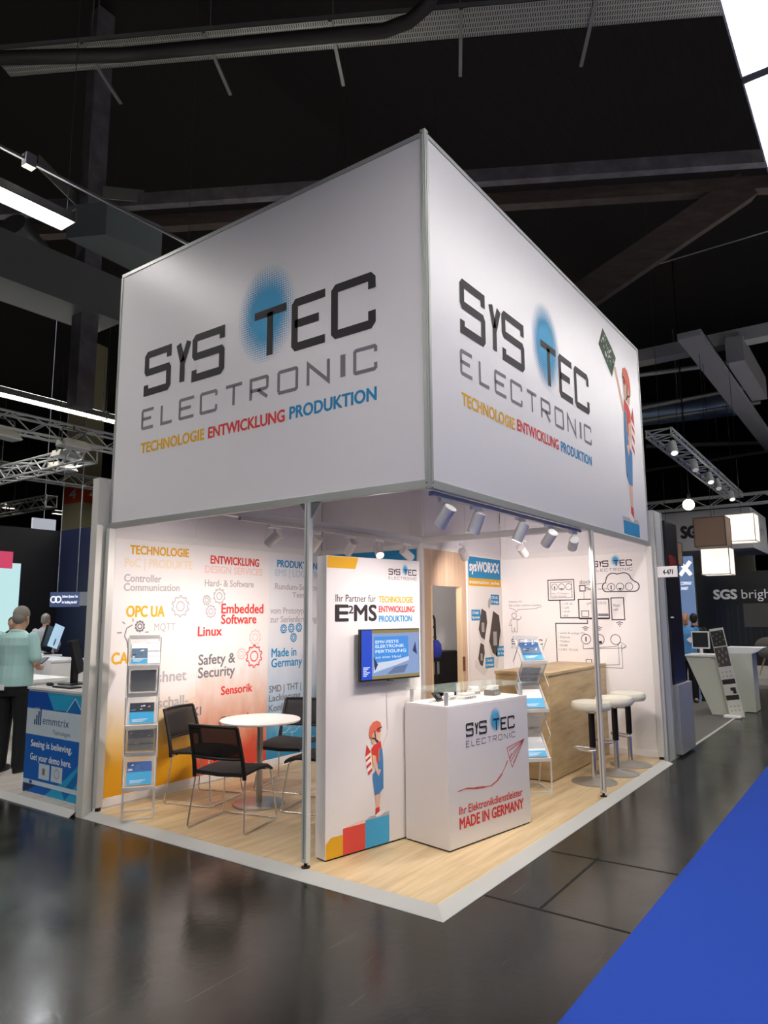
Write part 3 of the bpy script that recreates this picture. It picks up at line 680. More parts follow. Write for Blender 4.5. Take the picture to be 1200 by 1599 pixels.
pt_.poly([(.475 + .00096 * x, .215 + .00096 * y) for x, y in ((42, 500), (52, 520), (104, 600), (112, 632), (120, 628), (112, 590), (66, 510), (48, 480))], M('print_skin_pale', 'e8d2c8', .45), .001)
pt_.ribbon([(.585, .80), (.578, .93), (.577, 1.08)], .004, INKG)
pt_.build('printed_child', twb)
tv = thing('television', 'flat screen showing a blue slide, mounted on the white display tower', 'screen', (.148, .985, 0), TA)
FU = .07
tvc = MB().box((.262, -FU, 1.192), (.87, -FU + .03, 1.572)).build('casing', black_pl, tv, .004)
MB().box((.45, -.041, 1.28), (.68, -.001, 1.48)).build('wall_bracket', black_pl, tv)
MB().box((.535, -FU - .002, 1.183), (.585, -FU + .012, 1.196)).build('sensor', M('grey_plastic', '3a3a3e', .4), tv)
sf = Face((0, -FU, 0), (1, 0, 0), (0, -1, 0)); sp = Print(sf, .0012)
def EM(n, h, e): return M(n, h, .35, emit=e * 1.25)
sp.rect(.270, 1.205, .862, 1.563, EM('screen_pale', '8aa3d0', .75))
sp.rect(.270, 1.205, .372, 1.563, EM('screen_blue', '1747c8', .8), .0004)
sp.rect(.372, 1.540, .862, 1.563, EM('screen_ochre', 'a58f52', .6), .0004); sp.rect(.372, 1.205, .862, 1.228, EM('screen_ochre', 'a58f52', .6), .0004)
sp.rect(.39, 1.33, .745, 1.515, EM('screen_sky', '3f8fe0', .8), .0006)
sp.poly([(.385, 1.25), (.47, 1.27), (.62, 1.30), (.75, 1.33), (.75, 1.36), (.60, 1.335), (.40, 1.32)], EM('screen_white', 'cfd8ea', .8), .0008)
sp.poly([(.40, 1.265), (.43, 1.31), (.385, 1.37)], EM('screen_navy', '26356a', .6), .001); sp.poly([(.79, 1.40), (.84, 1.37), (.82, 1.47)], EM('screen_navy', '26356a', .6), .001)
sp.poly([(.52, 1.235), (.70, 1.24), (.74, 1.30), (.60, 1.285)], EM('screen_steel', '6f84b0', .6), .001)
SWT = EM('screen_text', 'dbe8fa', .9)
sp.text('EMV-FESTE', .405, 1.465, .64, .022, SWT, .02, dl=.002); sp.text('ELEKTRONIK', .405, 1.432, .70, .022, SWT, .02, dl=.002); sp.text('FERTIGUNG', .405, 1.395, .72, .022, SWT, .02, dl=.002); sp.text('aus einer Hand', .405, 1.355, .66, .018, SWT, .0, dl=.002)
for k in range(6): sp.rect(.285, 1.23 + k * .012, .30 + .05 * ((k * 7) % 3 + 1) / 3, 1.236 + k * .012, SWT, .002)
sp.build('screen_image', tvc)

# ================================================================== counter with glass shelf
CA = math.atan2(-.173, 1.002)
co = thing('reception_counter', 'white counter with company logo and red printed paper plane', 'counter', (.802, .381, 0), CA)
CWD, CDP, CH = 1.017, .43, 1.01
cob = MB().box((0, 0, .012), (CWD, CDP, CH - .018)).build('body', M('counter_white', 'e4e0e0', .4), co, .002)
MB().box((0, 0, CH - .018), (CWD, CDP, CH)).build('worktop', M('counter_top', 'f2eeec', .3), co, .002)
MB().box((.012, .012, 0), (CWD - .012, CDP - .012, .012)).build('plinth', black_pl, co)
FC = Face((0, 0, 0), (1, 0, 0), (0, -1, 0)); pc = Print(FC)
company_logo(pc, .208, .695, .622, 20); pc.build('logo', cob)
pc = Print(FC)
pc.text('Ihr Elektronikdienstleister', .112, .235, .905, .055, RED, .015); pc.text('MADE IN GERMANY', .115, .135, .915, .075, RED, .03)
pc.build('slogan', cob)
pc = Print(FC); R2 = M('print_red_sketch', 'd0605c', .45)
for pts in ([(.715, .625), (.955, .665), (.78, .47), (.745, .545), (.715, .625)], [(.955, .665), (.745, .545)], [(.955, .665), (.765, .52)], [(.74, .60), (.93, .655)], [(.955, .665), (.80, .50)], [(.75, .53), (.775, .58)]):
    pc.ribbon(pts, .007, R2)
pc.poly([(.955, .668), (.905, .655), (.93, .632)], R2)
pth = [(.10, .40), (.2, .405), (.3, .39), (.42, .378), (.5, .375), (.58, .40), (.64, .44), (.69, .49), (.72, .53)]
for k in range(8): pc.ribbon(pth[k:k + 2], .007 + .004 * (k % 3), R2)
pc.build('paper_plane_print', cob)
gl = thing('glass_shelf', 'clear glass shelf on steel stand-offs over the white counter top', 'shelf', (.802, .381, CH), CA)
MB().prism([(-.012, -.015, .098), (CWD + .012, -.015, .098), (CWD + .012, .33, .098), (.62, .42, .098), (-.012, .41, .098)], (0, 0, .010)).build('pane', M('clear_glass', 'cfe8de', .03, spec=.7, alpha=.16), gl)
for x, y in ((.03, .035), (CWD - .04, .035), (.03, .38), (.60, .39)): MB().lathe([(.017, 0), (.017, .098)], (x, y, 0), 16).build('standoff', M('standoff_steel', 'd6d6d4', .3, .35), gl)
def onC(x, y): return (.802 + x * math.cos(CA) - y * math.sin(CA), .381 + x * math.sin(CA) + y * math.cos(CA), CH)
g = thing('demo_device', 'small black device in an open white box on the counter', 'device', onC(.13, .21), CA + .3)
MB().box((-.06, -.045, 0), (.06, .045, .012)).build('tray', white_gl, g, .002)
MB().prism([(-.05, -.035, .012), (.05, -.035, .012), (.05, .02, .075), (-.05, .02, .075)], (0, .012, 0)).build('housing', black_pl, g, .003)
MB().obox((0, -.012, .047), (1, 0, 0), (0, .66, .75), (0, -.75, .66), .035, .02, .002).build('display', M('device_screen', '33383c', .2), g)
def gadget(x, y, rz, lab, w, d, h, m_):
    g = thing('demo_module', lab, 'device', onC(x, y), CA + rz)
    MB().box((-w / 2, -d / 2, 0), (w / 2, d / 2, h * .55)).build('housing', m_, g, .004)
    MB().box((-w * .42, -d * .36, h * .55), (w * .42, d * .36, h)).build('cover', white_gl, g, .004)
    pp = MB()
    for k in range(5): pp.box((-w * .4 + k * w * .17, -d / 2 - .004, h * .12), (-w * .4 + k * w * .17 + w * .1, -d / 2, h * .4))
    pp.build('terminal', M('terminal_grey', '9a9a98', .5), g)
gadget(.34, .27, .1, 'small white module beside the black device on the counter', .10, .07, .055, M('module_white', 'efedea', .4))
gadget(.50, .22, .0, 'low wide white module in the middle of the counter', .17, .08, .045, M('module_pale', 'e6e4df', .4))
gadget(.74, .34, -.1, 'white box standing at the back of the counter middle', .11, .06, .07, M('module_white', 'efedea', .4))
gadget(.84, .22, .2, 'white module with dark underside on the right of the counter', .14, .09, .075, M('module_grey', '77736e', .4))  # dark grey housing below a white cover

# ================================================================== meeting table and chairs
tb = thing('meeting_table', 'round white meeting table on a steel column and disc base', 'table', (.97, 2.47, 0))
o = MB().lathe([(.0, .722), (.36, .722), (.365, .727), (.365, .738), (.36, .742), (0, .742)], n=48).build('tabletop', M('table_white', 'f3efec', .35), tb, smooth=True)
MB().lathe([(.028, .01), (.028, .70), (.06, .705), (.16, .715), (.16, .722)], n=24).build('column', steel_b, tb, smooth=True)
MB().lathe([(.235, 0), (.235, .008), (.225, .014), (.03, .018)], n=48).build('base', steel_b, tb, smooth=True)
def make_chair(label):
    """sled-base mesh chair; faces local +x, origin on the floor under the seat centre"""
    t = thing('meeting_chair', label, 'chair', (0, 0, 0), 0, 'black meeting chairs around the round table')
    s = MB(); s.sm = True; n = 10; top = []; vs = []
    for i in range(n + 1):
        x = -.22 + .46 * i / n; z = .452 + .012 * math.sin(PI * i / n) - (.03 * max(0, (i - 8) / 2) ** 2) + .0
        hw = .235 - .015 * (i / n)
        for (y, dz) in ((-hw, -.012), (-hw * .9, 0), (0, -.010), (hw * .9, 0), (hw, -.012)): vs.append((x, y, z + dz))
        for (y, dz) in ((hw, -.03), (0, -.04), (-hw, -.03)): vs.append((x, y, z + dz))
    fs = []
    for i in range(n):
        for k in range(8): fs.append((i * 8 + k, (i + 1) * 8 + k, (i + 1) * 8 + (k + 1) % 8, i * 8 + (k + 1) % 8))
    fs.append(tuple(range(8))); fs.append(tuple(n * 8 + k for k in range(8))[::-1])
    s.add(vs, fs); s.build('seat', black_fab, t)
    bf = MB(); bf.sm = True
    def bx_(z): return -.215 - .10 * max(0.0, (z - .44) / .37) ** 1.2
    def cv(y): return -.035 * (1 - (y / .24) ** 2)
    for sy in (-1, 1):
        bf.tube([(bx_(z) , sy * (.235 - .012 * (z - .44) / .37), z) for z in (.40, .45, .52, .6, .68, .76, .81)], [.016, .019, .017, .016, .015, .014, .013], 10)
    bf.tube([(bx_(.81) + cv(y), y, .81 + .006 * math.cos(y * 6)) for y in [(-.223 + .446 * k / 12) for k in range(13)]], .013, 10)
    bf.tube([(bx_(.56) + cv(y), y, .56) for y in [(-.23 + .46 * k / 12) for k in range(13)]], .012, 10)
    bf.build('back_frame', black_pl, t)
    me = MB(); me.sm = True; vs = []; ny, nz = 12, 5
    for j in range(nz + 1):
        z = .56 + .25 * j / nz
        for i in range(ny + 1):
            y = -.222 + .444 * i / ny; vs.append((bx_(z) + cv(y), y, z))
    me.add(vs, [(j * (ny + 1) + i, j * (ny + 1) + i + 1, (j + 1) * (ny + 1) + i + 1, (j + 1) * (ny + 1) + i) for j in range(nz) for i in range(ny)])
    o = me.build('mesh_back', mesh_m, t); sol = o.modifiers.new('thickness', 'SOLIDIFY'); sol.thickness = .004
    for sy in (-1, 1):
        w = MB(); w.sm = True
        w.tube([(-.16, sy * .20, .425), (-.20, sy * .235, .40), (-.245, sy * .262, .06), (-.25, sy * .264, .022), (-.235, sy * .265, .008), (-.2, sy * .265, .0075), (.2, sy * .265, .0075), (.235, sy * .265, .008), (.25, sy * .264, .025), (.24, sy * .26, .06), (.19, sy * .225, .40), (.15, sy * .20, .425)], .0065, 8)
        w.build('leg', steel, t)
    MB().tube([(-.16, -.20, .425), (-.16, .20, .425)], .0065, 8).tube([(.15, -.20, .425), (.15, .20, .425)], .0065, 8).tube([(.235, -.258, .09), (.242, -.262, .0085), (.242, .262, .0085), (.235, .258, .09)][1:3], .006, 8).build('seat_support', steel, t)
    return t
def mesh_mat():
    mt, nt, b, tc = nodes_mat('chair_mesh', .7); b.inputs['Base Color'].default_value = (*hx('1e1a1b'), 1)
    ck = nt.nodes.new('ShaderNodeTexChecker'); ck.inputs['Scale'].default_value = 520
    nt.links.new(tc.outputs['Object'], ck.inputs['Vector'])
    mr = nt.nodes.new('ShaderNodeMapRange'); mr.inputs['To Min'].default_value = .55; mr.inputs['To Max'].default_value = 1.0
    nt.links.new(ck.outputs['Fac'], mr.inputs['Value']); nt.links.new(mr.outputs[0], b.inputs['Alpha'])
    return mt
mesh_m = mesh_mat()
ch = make_chair('black mesh chair in front of the table with its back to the aisle'); ch.location = (.42, 2.20, 0); ch.rotation_euler = (0, 0, .24)
dup(ch, (.81, 3.02, 0), -1.30, 'black mesh chair with its back to the yellow printed wall, behind the front chair')
dup(ch, (1.58, 2.66, 0), PI + .28, 'black mesh chair on the far right of the table, seat level with the tabletop edge')
dup(ch, (1.20, 1.95, 0), 1.85, 'black mesh chair mostly hidden behind the aluminium post')

# ================================================================== brochure stands
acr = M('acrylic', 'dfe3e4', .12, alpha=.32); acr_s = M('stand_silver', 'cfd1d1', .35, .15)
BRO = [M('paper_white', 'eef0f2', .4), M('paper_cyan', '35a7dc', .4), M('paper_navy', '3361a3', .35), M('paper_photo', '5b7690', .4), M('paper_dark', '2c3440', .4), M('paper_grey', 'b4babf', .4)]
def rack(name, label, loc, rz, W=.25, z0=.25, step=.268, yf=-.12, yb=.05, tiers=3, last_up=True):
    """zig-zag brochure stand; faces local -y"""
    t = thing(name, label, 'brochure stand', loc, rz)
    pts = []
    z = z0; 
    prof = [(yf, z0)]
    for k in range(tiers * 2 - 1): prof.append((yb if k % 2 == 0 else yf, z0 + step * (k + 1) * .93))
    for k in range(len(prof) - 1):
        (ya, za), (yc, zc) = prof[k], prof[k + 1]
        s = MB(); s.prism([(-W / 2, ya, za), (W / 2, ya, za), (W / 2, yc, zc), (-W / 2, yc, zc)], (0, .004, 0)); s.build('pocket', acr, t)
        f = MB()
        for sx in (-1, 1): f.tube([(sx * W / 2, ya, za), (sx * W / 2, yc, zc)], .006, 6)
        f.build('side_bar', acr_s, t)
    for k, (ya, za) in enumerate(prof):
        MB().box((-W / 2 - .004, ya - .012, za - .015), (W / 2 + .004, ya + .008, za + .018)).build('cross_bar', acr_s, t, .002)
    for sx in (-1, 1):     # scissor arms seen from the side
        s = MB()
        for k in range(0, len(prof) - 1): s.tube([(sx * (W / 2 + .01), prof[k][0] * -1 + (yf + yb), prof[k][1]), (sx * (W / 2 + .01), prof[k + 1][0] * -1 + (yf + yb), prof[k + 1][1])], .004, 6)
        s.build('scissor_arm', acr_s, t)
    b = MB()
    for sx in (-1, 1):
        b.beam((sx * W / 2, yf, z0), (sx * W / 2, yf, .01), .012, .012); b.beam((sx * W / 2, yf, .008), (sx * W / 2, .16, .008), .014, .014); b.beam((sx * W / 2, .16, .01), (sx * W / 2, yb, z0 + .1), .012, .012)
    b.beam((-W / 2, yf, .008), (W / 2, yf, .008), .014, .014).beam((-W / 2, .16, .008), (W / 2, .16, .008), .014, .014)
    b.build('base_frame', acr_s, t)
    return t, prof
def brochure(rackloc, rz, prof, k, w, h, label, group, design, off=0.0, dist=.012, start=.03):
    (ya, za), (yc, zc) = prof[k], prof[k + 1]
    v = Vector((0, yc - ya, zc - za)).normalized(); n = Vector((0, -v.z, v.y))
    if n.y > 0: n = -n
    o0 = Vector((off, ya, za)) + v * start + n * dist
    t = thing('brochure', label, 'brochure', rackloc, rz, group)
    Fb = Face(o0, (1, 0, 0), n, v)
    pg = MB().prism([Fb.pt(-w / 2, 0), Fb.pt(w / 2, 0), Fb.pt(w / 2, h), Fb.pt(-w / 2, h)], -n * .004).build('pages', BRO[0], t)
    p_ = Print(Fb, .0008)
    base, bands = design
    p_.rect(-w / 2, 0, w / 2, h, BRO[base])
    r_ = random.Random(k * 7 + int(w * 1000))
    for (b0, b1, mi) in bands: p_.rect(-w / 2, h * b0, w / 2, h * b1, BRO[mi], .0004)
    for (b0, b1, mi) in bands:
        if mi in (2, 3, 4):
            for q in range(7):
                a = -w / 2 + w * r_.random() * .8; bb = h * (b0 + (b1 - b0) * r_.random() * .7); dw = w * .2 * r_.random() + .01
                p_.poly([(a, bb), (min(a + dw, w / 2), bb + .004), (min(a + dw * .8, w / 2), bb + h * .08), (a + .004, bb + h * .05)], BRO[(0, 4, 3, 5)[q % 4]], .0006 + .0001 * q)
    for q in range(3): p_.rect(-w * .38, h * (.08 + .05 * q), w * (.05 + .1 * q), h * (.10 + .05 * q), BRO[0], .0016)
    p_.build('cover', pg)
    return t
LRX = ((.10, 3.03, 0), -.62)
t, prof = rack('brochure_stand', 'zig-zag brochure stand on the left in front of the yellow printed wall', *LRX)
gL = 'brochures in the left stand'
brochure(*LRX, prof, 4, .13, .20, 'narrow brochure with a cyan foot in the top pocket of the left stand', gL, (0, [(0, .22, 1), (.25, .75, 3)]), -.04)
brochure(*LRX, prof, 4, .10, .22, 'white leaflet right of the cyan brochure in the top pocket of the left stand', gL, (0, [(.3, .32, 5), (.5, .52, 5), (.9, .93, 5)]), .078)
brochure(*LRX, prof, 3, .21, .23, 'navy topped brochure behind acrylic in the second pocket of the left stand', gL, (5, [(.5, 1, 2), (.2, .25, 4)]), 0, -.012)
brochure(*LRX, prof, 2, .20, .19, 'brochure with dark photo and cyan foot in the middle pocket of the left stand', gL, (1, [(.55, 1, 4), (.3, .55, 1), (.0, .3, 1)]))
brochure(*LRX, prof, 1, .21, .23, 'grey magazine with a blue top in the fourth pocket of the left stand', gL, (5, [(.62, 1, 2), (.3, .36, 4)]), 0, -.012)
brochure(*LRX, prof, 0, .20, .20, 'blue brochure with a pink and blue photo in the lowest pocket of the left stand', gL, (1, [(.55, 1, 2), (.3, .5, 1)]))
RRX = ((2.86, .66, 0), -.80)
t, prof = rack('brochure_stand', 'zig-zag brochure stand between the counter and the wooden desk', *RRX, W=.25, z0=.30, step=.245, yf=-.17, yb=.06, tiers=3)
gR = 'brochures in the right stand'
brochure(*RRX, prof, 4, .20, .22, 'blue brochure with white photo in the top pocket of the right stand', gR, (2, [(0, .25, 1), (.35, .7, 3), (.8, 1, 2)]))
brochure(*RRX, prof, 2, .20, .22, 'white brochure with broad cyan lower half, middle pocket of the right stand', gR, (0, [(0, .5, 1)]))
brochure(*RRX, prof, 0, .20, .22, 'white brochure with photo and cyan foot, lowest pocket of the right stand', gR, (0, [(0, .3, 1), (.4, .75, 5)]))
brochure(*RRX, prof, 3, .19, .20, 'grey sheet in the downward pocket under the top of the right stand', gR, (5, [(0, .25, 4), (.5, .6, 4)]), 0, -.012)
brochure(*RRX, prof, 1, .19, .20, 'pale sheet in the lower downward pocket of the right stand', gR, (0, [(0, .15, 4)]), 0, -.012)
BRX = ((2.62, 2.90, 0), -1.2)
t, prof = rack('brochure_stand', 'brochure stand at the back by the cabin wall, half hidden by the tower', *BRX, W=.36, z0=.35, step=.235)
brochure(*BRX, prof, 4, .30, .20, 'turquoise brochure in the half hidden back stand, top pocket', 'brochures in the back stand', (1, [(.5, 1, 1)]))
brochure(*BRX, prof, 2, .30, .20, 'navy photo brochure in the half hidden back stand, middle pocket', 'brochures in the back stand', (5, [(.3, 1, 2)]))

# ================================================================== desk and bar stools
dk = thing('bar_desk', 'long wooden bar desk running to the right wall behind the stools', 'desk', (3.20, .60, 0))
MB().box((.0, 0, .01), (1.765, .60, 1.045)).build('carcass', oak_desk, dk, .002)
MB().box((-.01, -.01, 1.045), (1.765, .61, 1.075)).build('worktop', oak_desk, dk, .003)
MB().box((.02, .02, 0), (1.765, .58, .012)).build('plinth', black_pl, dk)
def make_stool(label):
    t = thing('bar_stool', label, 'stool', (0, 0, 0), 0, 'white bar stools along the desk')
    MB().lathe([(0, .70), (.15, .70), (.185, .708), (.2, .73), (.2, .76), (.188, .785), (.15, .795), (0, .797)], n=36).build('seat', M('stool_leather', 'dcdacb', .4), t, smooth=True)
    MB().lathe([(.0, .675), (.05, .675), (.07, .70), (0, .70)], n=20).build('seat_plate', steel, t, smooth=True)
    MB().lathe([(.032, .34), (.032, .66), (.025, .68)], n=20).build('sleeve', M('stool_sleeve', '17110f', .35), t, smooth=True)
    MB().lathe([(.024, .02), (.024, .36)], n=20).build('column', steel, t, smooth=True)
    MB().lathe([(.225, 0), (.225, .006), (.2, .014), (.06, .026), (.03, .05)], n=40).build('base', steel_b, t, smooth=True)
    r = MB(); r.sm = True
    r.tube([(-.03, -.02, .33), (-.19, -.05, .335), (-.215, -.02, .335), (-.20, .06, .335), (-.12, .16, .335), (-.03, .19, .335), (-.01, .16, .335), (.0, .02, .33)], .011, 10); r.build('footrest', steel, t)
    MB().tube([(.03, 0, .672), (.14, -.04, .665)], .006, 8).build('lever', steel, t)
    return t
st = make_stool('white bar stool nearest the viewer, left of the slim white post'); st.location = (3.467, .266, 0); st.rotation_euler = (0, 0, .2)
dup(st, (3.99, .20, 0), -.3, 'white bar stool in the middle, partly behind the slim white post')
dup(st, (4.50, .21, 0), .1, 'white bar stool farthest back, nearest the right wall')

# things stored in the cabin
cs = thing('equipment_case', 'black case standing inside the storage cabin doorway', 'case', (4.25, 2.75, .0))
MB().box((-.42, -.25, .72), (.42, .25, 1.20)).build('body', M('case_black', '101012', .5), cs, .02)
MB().box((-.2, -.256, .92), (-.08, -.25, 1.08)).build('sticker', M('sticker_grey', '8f9296', .5), cs)
MB().tube([(-.3, -.25, 1.12), (-.3, -.29, 1.12), (-.1, -.29, 1.12), (-.1, -.25, 1.12)], .012, 8).build('handle', black_pl, cs)
sh = thing('storage_shelf', 'dark low shelf unit holding the black case in the cabin', 'shelf', (4.25, 2.75, 0))
MB().box((-.45, -.28, .68), (.45, .28, .72)).build('top_board', M('shelf_dark', '2a2724', .6), sh, .003)
for x in (-.43, .41): MB().box((x, -.27, 0), (x + .02, .27, .68)).build('side_board', M('shelf_dark', '2a2724', .6), sh, .002)
ht = thing('hand_truck', 'folded black hand truck leaning in the dark cabin', 'cart', (3.72, 2.34, 0))
fr = MB(); fr.sm = True
fr.tube([(-.15, 0, .2), (-.15, .03, 1.62), (-.13, .035, 1.66), (.13, .035, 1.66), (.15, .03, 1.62), (.15, 0, .2)], .014, 10)
for z in (.5, .8, 1.1, 1.4): fr.tube([(-.15, .01, z), (.15, .01, z)], .009, 8)
fr.build('frame', M('truck_black', '1a1a1c', .4), ht)
for x in (-.17, .17): MB().cyl((x - .02, .04, .11), (x + .02, .04, .11), .11, n=24).build('wheel', black_pl, ht)
MB().box((-.16, -.1, .0), (.16, .0, .012)).build('toe_plate', M('truck_black', '1a1a1c', .4), ht)
MB().tube([(.15, .03, 1.55), (.22, .2, 1.35), (.30, .35, 1.22)], .008, 8).build('strap', black_pl, ht)
bg = MB(); bg.sm = True; bg.lathe([(0, 1.16), (.05, 1.17), (.07, 1.22), (.065, 1.32), (.03, 1.37), (0, 1.375)], (3.62, 2.20, 0), 16)
tag(bg.build('fabric_bag', M('blue_cloth', '1c2c8c', .8)), 'small blue bag hung on the hand truck in the cabin', 'bag')
# ================================================================== roof structure over the booth
GREY_S = M('galvanised', '8d8f8c', .45, .6)
def perforated():
    mt, nt, b, tc = nodes_mat('perforated_tray', .45); b.inputs['Metallic'].default_value = .4
    bk = nt.nodes.new('ShaderNodeTexBrick'); bk.inputs['Scale'].default_value = 1; bk.inputs['Brick Width'].default_value = .03; bk.inputs['Row Height'].default_value = .075; bk.inputs['Mortar Size'].default_value = .009
    bk.inputs['Color1'].default_value = (*hx('2a2a28'), 1); bk.inputs['Color2'].default_value = (*hx('4a4a46'), 1); bk.inputs['Mortar'].default_value = (*hx('a9aaa2'), 1)
    mp = mapping(nt, tc, (1, 1, 1)); nt.links.new(mp.outputs[0], bk.inputs['Vector']); nt.links.new(bk.outputs[0], b.inputs['Base Color']); return mt
ta, tb_ = Vector((.30, 6.83, 9.0)), Vector((5.35, -1.9, 9.0)); td = (tb_ - ta).normalized(); tn = Vector((td.y, -td.x, 0)); tn = tn if tn.x < 0 else -tn
ang = math.atan2(td.y, td.x); TL = (tb_ - ta).length
t = thing('cable_tray', 'perforated metal cable tray under the dark roof at the top of the photo', 'cable tray', tuple(ta), ang)
sy = 1 if (Matrix.Rotation(ang, 3, 'Z') @ Vector((0, 1, 0))).dot(tn) > 0 else -1
MB().box((0, 0, 0), (TL, sy * .46, .006)).build('tray_bottom', perforated(), t)
MB().box((0, 0, 0), (TL, sy * .008, .07)).box((0, sy * .452, 0), (TL, sy * .46, .07)).build('tray_side', GREY_S, t)
for k in range(5):
    x = 1.25 + k * 1.62
    MB().box((x, -sy * .62, -.03), (x + .045, sy * .46, -.004)).build('bracket', GREY_S, t)
    MB().cyl((x + .02, sy * .23, .006), (x + .02, sy * .23, 3.9), .008, n=6).build('hanger', GREY_S, t)
pm = MB(); pm.sm = True
pm.tube([(-0.363,6.714,8.750), (0.805,5.010,8.750), (2.233,2.501,8.750), (2.473,2.092,8.750), (2.585,1.789,8.800), (2.567,1.520,8.850), (2.360,1.199,8.900)],   .085, 16)
pp = pm.build('waste_pipe', M('pipe_dark', '231f1d', .6)); tag(pp, 'dark pipe with an elbow running below the cable tray', 'pipe')
b1a, b1b = Vector((2.614, 9.304, 9.0)), Vector((8.586, -1.127, 9.0)); bd = (b1b - b1a).normalized()
o = MB().beam(b1a - bd * 8 + Vector((0, 0, .16)), b1b + bd * 8 + Vector((0, 0, .16)), .16, .24).build('roof_beam', dark_timber); tag(o, 'greyish timber roof beam crossing above the fascia, upper of two', 'beam')
b2a, b2b = Vector((3.049, 9.822, 9.0)), Vector((9.215, -.836, 9.0))
o = MB().beam(b2a - bd * 8 + Vector((0, 0, .1)), b2b + bd * 8 + Vector((0, 0, .1)), .22, .24).build('roof_beam', brown_timber); tag(o, 'brown timber roof beam just below the grey one above the fascia', 'beam')
pz0 = (2.920,8.622,5.240); pz1 = (2.776,8.706,13.664)
o = MB().box((2.54, 8.6, pz0[2]), (2.86, 8.9, 12.9)).build('timber_post', dark_timber); tag(o, 'grey timber post hanging from the roof at the upper left', 'post')
t = thing('steel_bracket', 'steel bracket plates bolted to the grey timber post', 'bracket', (2.7, 8.75, 0))
o = MB().obox((.3, -.5, 9.2), (1, -.6, .15), (0, 0, 1), (.6, 1, 0), .35, .12, .01).build('arm', GREY_S, t); MB().obox((-.55, .1, 9.2), (1, .3, -.2), (0, 0, 1), (-.3, 1, 0), .5, .12, .01).build('arm', GREY_S, t)
q0, q1 = Vector((9.263,-0.887,9.104)), Vector((7.676,1.819,7.040))
o = MB().beam(q0, q1 + (q1 - q0) * .3, .26, .5).build('diagonal_brace', brown_timber); tag(o, 'heavy brown diagonal timber brace at the upper right', 'beam')
o = MB().beam((6.504,4.396,9.200), (5.373,4.741,8.400), .1, .1).build('strut', brown_timber); tag(o, 'thin timber strut above the right fascia edge', 'beam')
o = MB().cyl((13.039,1.653,10.011), (12.647,-1.228,9.866), .018, n=8).build('steel_cable', M('cable_steel', '8a8a88', .4, .6)); tag(o, 'thin bright steel cable below the diagonal brace', 'cable')
c0 = Vector((-0.677,4.738,6.500)); o = MB().beam((c0.x - 1.5, c0.y, 6.5), (c0.x + 3.6, c0.y, 6.5), .03, .03).build('conduit', M('conduit', '8d8d8d', .5)); tag(o, 'thin pale conduit above the left fluorescent batten', 'conduit')
MB().box((c0.x + .25, c0.y - .05, 6.43), (c0.x + .36, c0.y + .05, 6.57)).build('junction_box', M('junction_grey', '9c9c98', .5), o)
# air ducts on the left
duct_m = M('duct_grey', '6f7272', .45, .2); spiral_m = M('spiral_duct', 'a4a8ac', .3, .8)
d0, d1 = Vector((2.926,9.295,6.900)), Vector((2.704,8.529,6.900))
o = MB().box((-8, d1.y - .1, 6.9), (max(d0.x, d1.x) + .3, d0.y + .0, 7.7)).build('air_duct', duct_m); tag(o, 'rectangular metal air duct at the left with a flat lit underside', 'duct')
e0, e1 = Vector((2.834,10.036,8.200)), Vector((4.277,10.018,8.200))
sm_ = MB(); sm_.sm = True; ed = (e1 - e0).normalized(); sm_.tube([(1.748,9.600,8.500), (2.383,9.905,8.300), e0, e0 + ed * .7, e0 + ed * 9], .24, 20); o = sm_.build('spiral_duct', spiral_m); tag(o, 'round spiral duct bending down beside the timber post', 'duct')
g0, g1, g2, g3 = (1.167,6.737,7.000), (1.441,6.194,7.000), (2.307,6.103,7.000), (2.320,6.820,7.000)
o = MB().prism([g0, g1, g2, g3], (0, 0, .5)).cyl((g0[0] + .4, g0[1] + .2, 7.5), (g0[0] + .4, g0[1] + .2, 12.99), .01, n=6).build('duct_box', M('duct_pale', '5c6466', .5)); tag(o, 'pale flat duct box behind the batten beside the timber post', 'duct')

# ================================================================== lighting trusses
truss_m = M('truss_alu', 'c6c8c8', .35, .25)
def truss(name, a, b, label, w=.28, h=.28, r=.024, step=.36):
    a, b = Vector(a), Vector(b); d = b - a; L_ = d.length; rz = math.atan2(d.y, d.x)
    t = thing(name, label, 'truss', tuple(a), rz)
    for (y, z) in ((-w / 2, 0), (w / 2, 0), (-w / 2, h), (w / 2, h)):
        MB().cyl((0, y, z), (L_, y, z), r, n=8).build('chord', truss_m, t)
    br = MB(); n = int(L_ / step)
    for k in range(n):
        x0, x1 = k * step, (k + 1) * step
        for (y, z, y2, z2) in ((-w / 2, 0, -w / 2, h), (w / 2, 0, w / 2, h), (-w / 2, 0, w / 2, 0), (-w / 2, h, w / 2, h)):
            if k % 2: y, z, y2, z2 = y2, z2, y, z
            br.cyl((x0, y, z), (x1, y2, z2), r * .5, n=5)
    for x in (0, L_):
        for (y, z, y2, z2) in ((-w / 2, 0, -w / 2, h), (w / 2, 0, w / 2, h), (-w / 2, 0, w / 2, 0), (-w / 2, h, w / 2, h)): br.cyl((x, y, z), (x, y2, z2), r * .6, n=5)
    br.build('bracing', truss_m, t)
    for x in (L_ * .25, L_ * .75): MB().cyl((x, 0, h), (x, 0, 2.1), .006, n=5).build('hoist_cable', M('cable_grey', '3a3a3a', .6), t)
    return t
truss('lighting_truss', (-3.0, 9.2, 4.72), (9.0, 9.2, 4.72), 'bright aluminium truss just below the light row on the left')
truss('lighting_truss', (3.45, 9.6, 4.55), (3.45, 14.1, 4.55), 'dim truss running away from the bright left truss')
truss('lighting_truss', (-1, 14.4, 5.0), (10.5, 14.4, 5.0), 'far dark truss behind the floodlights on the left')
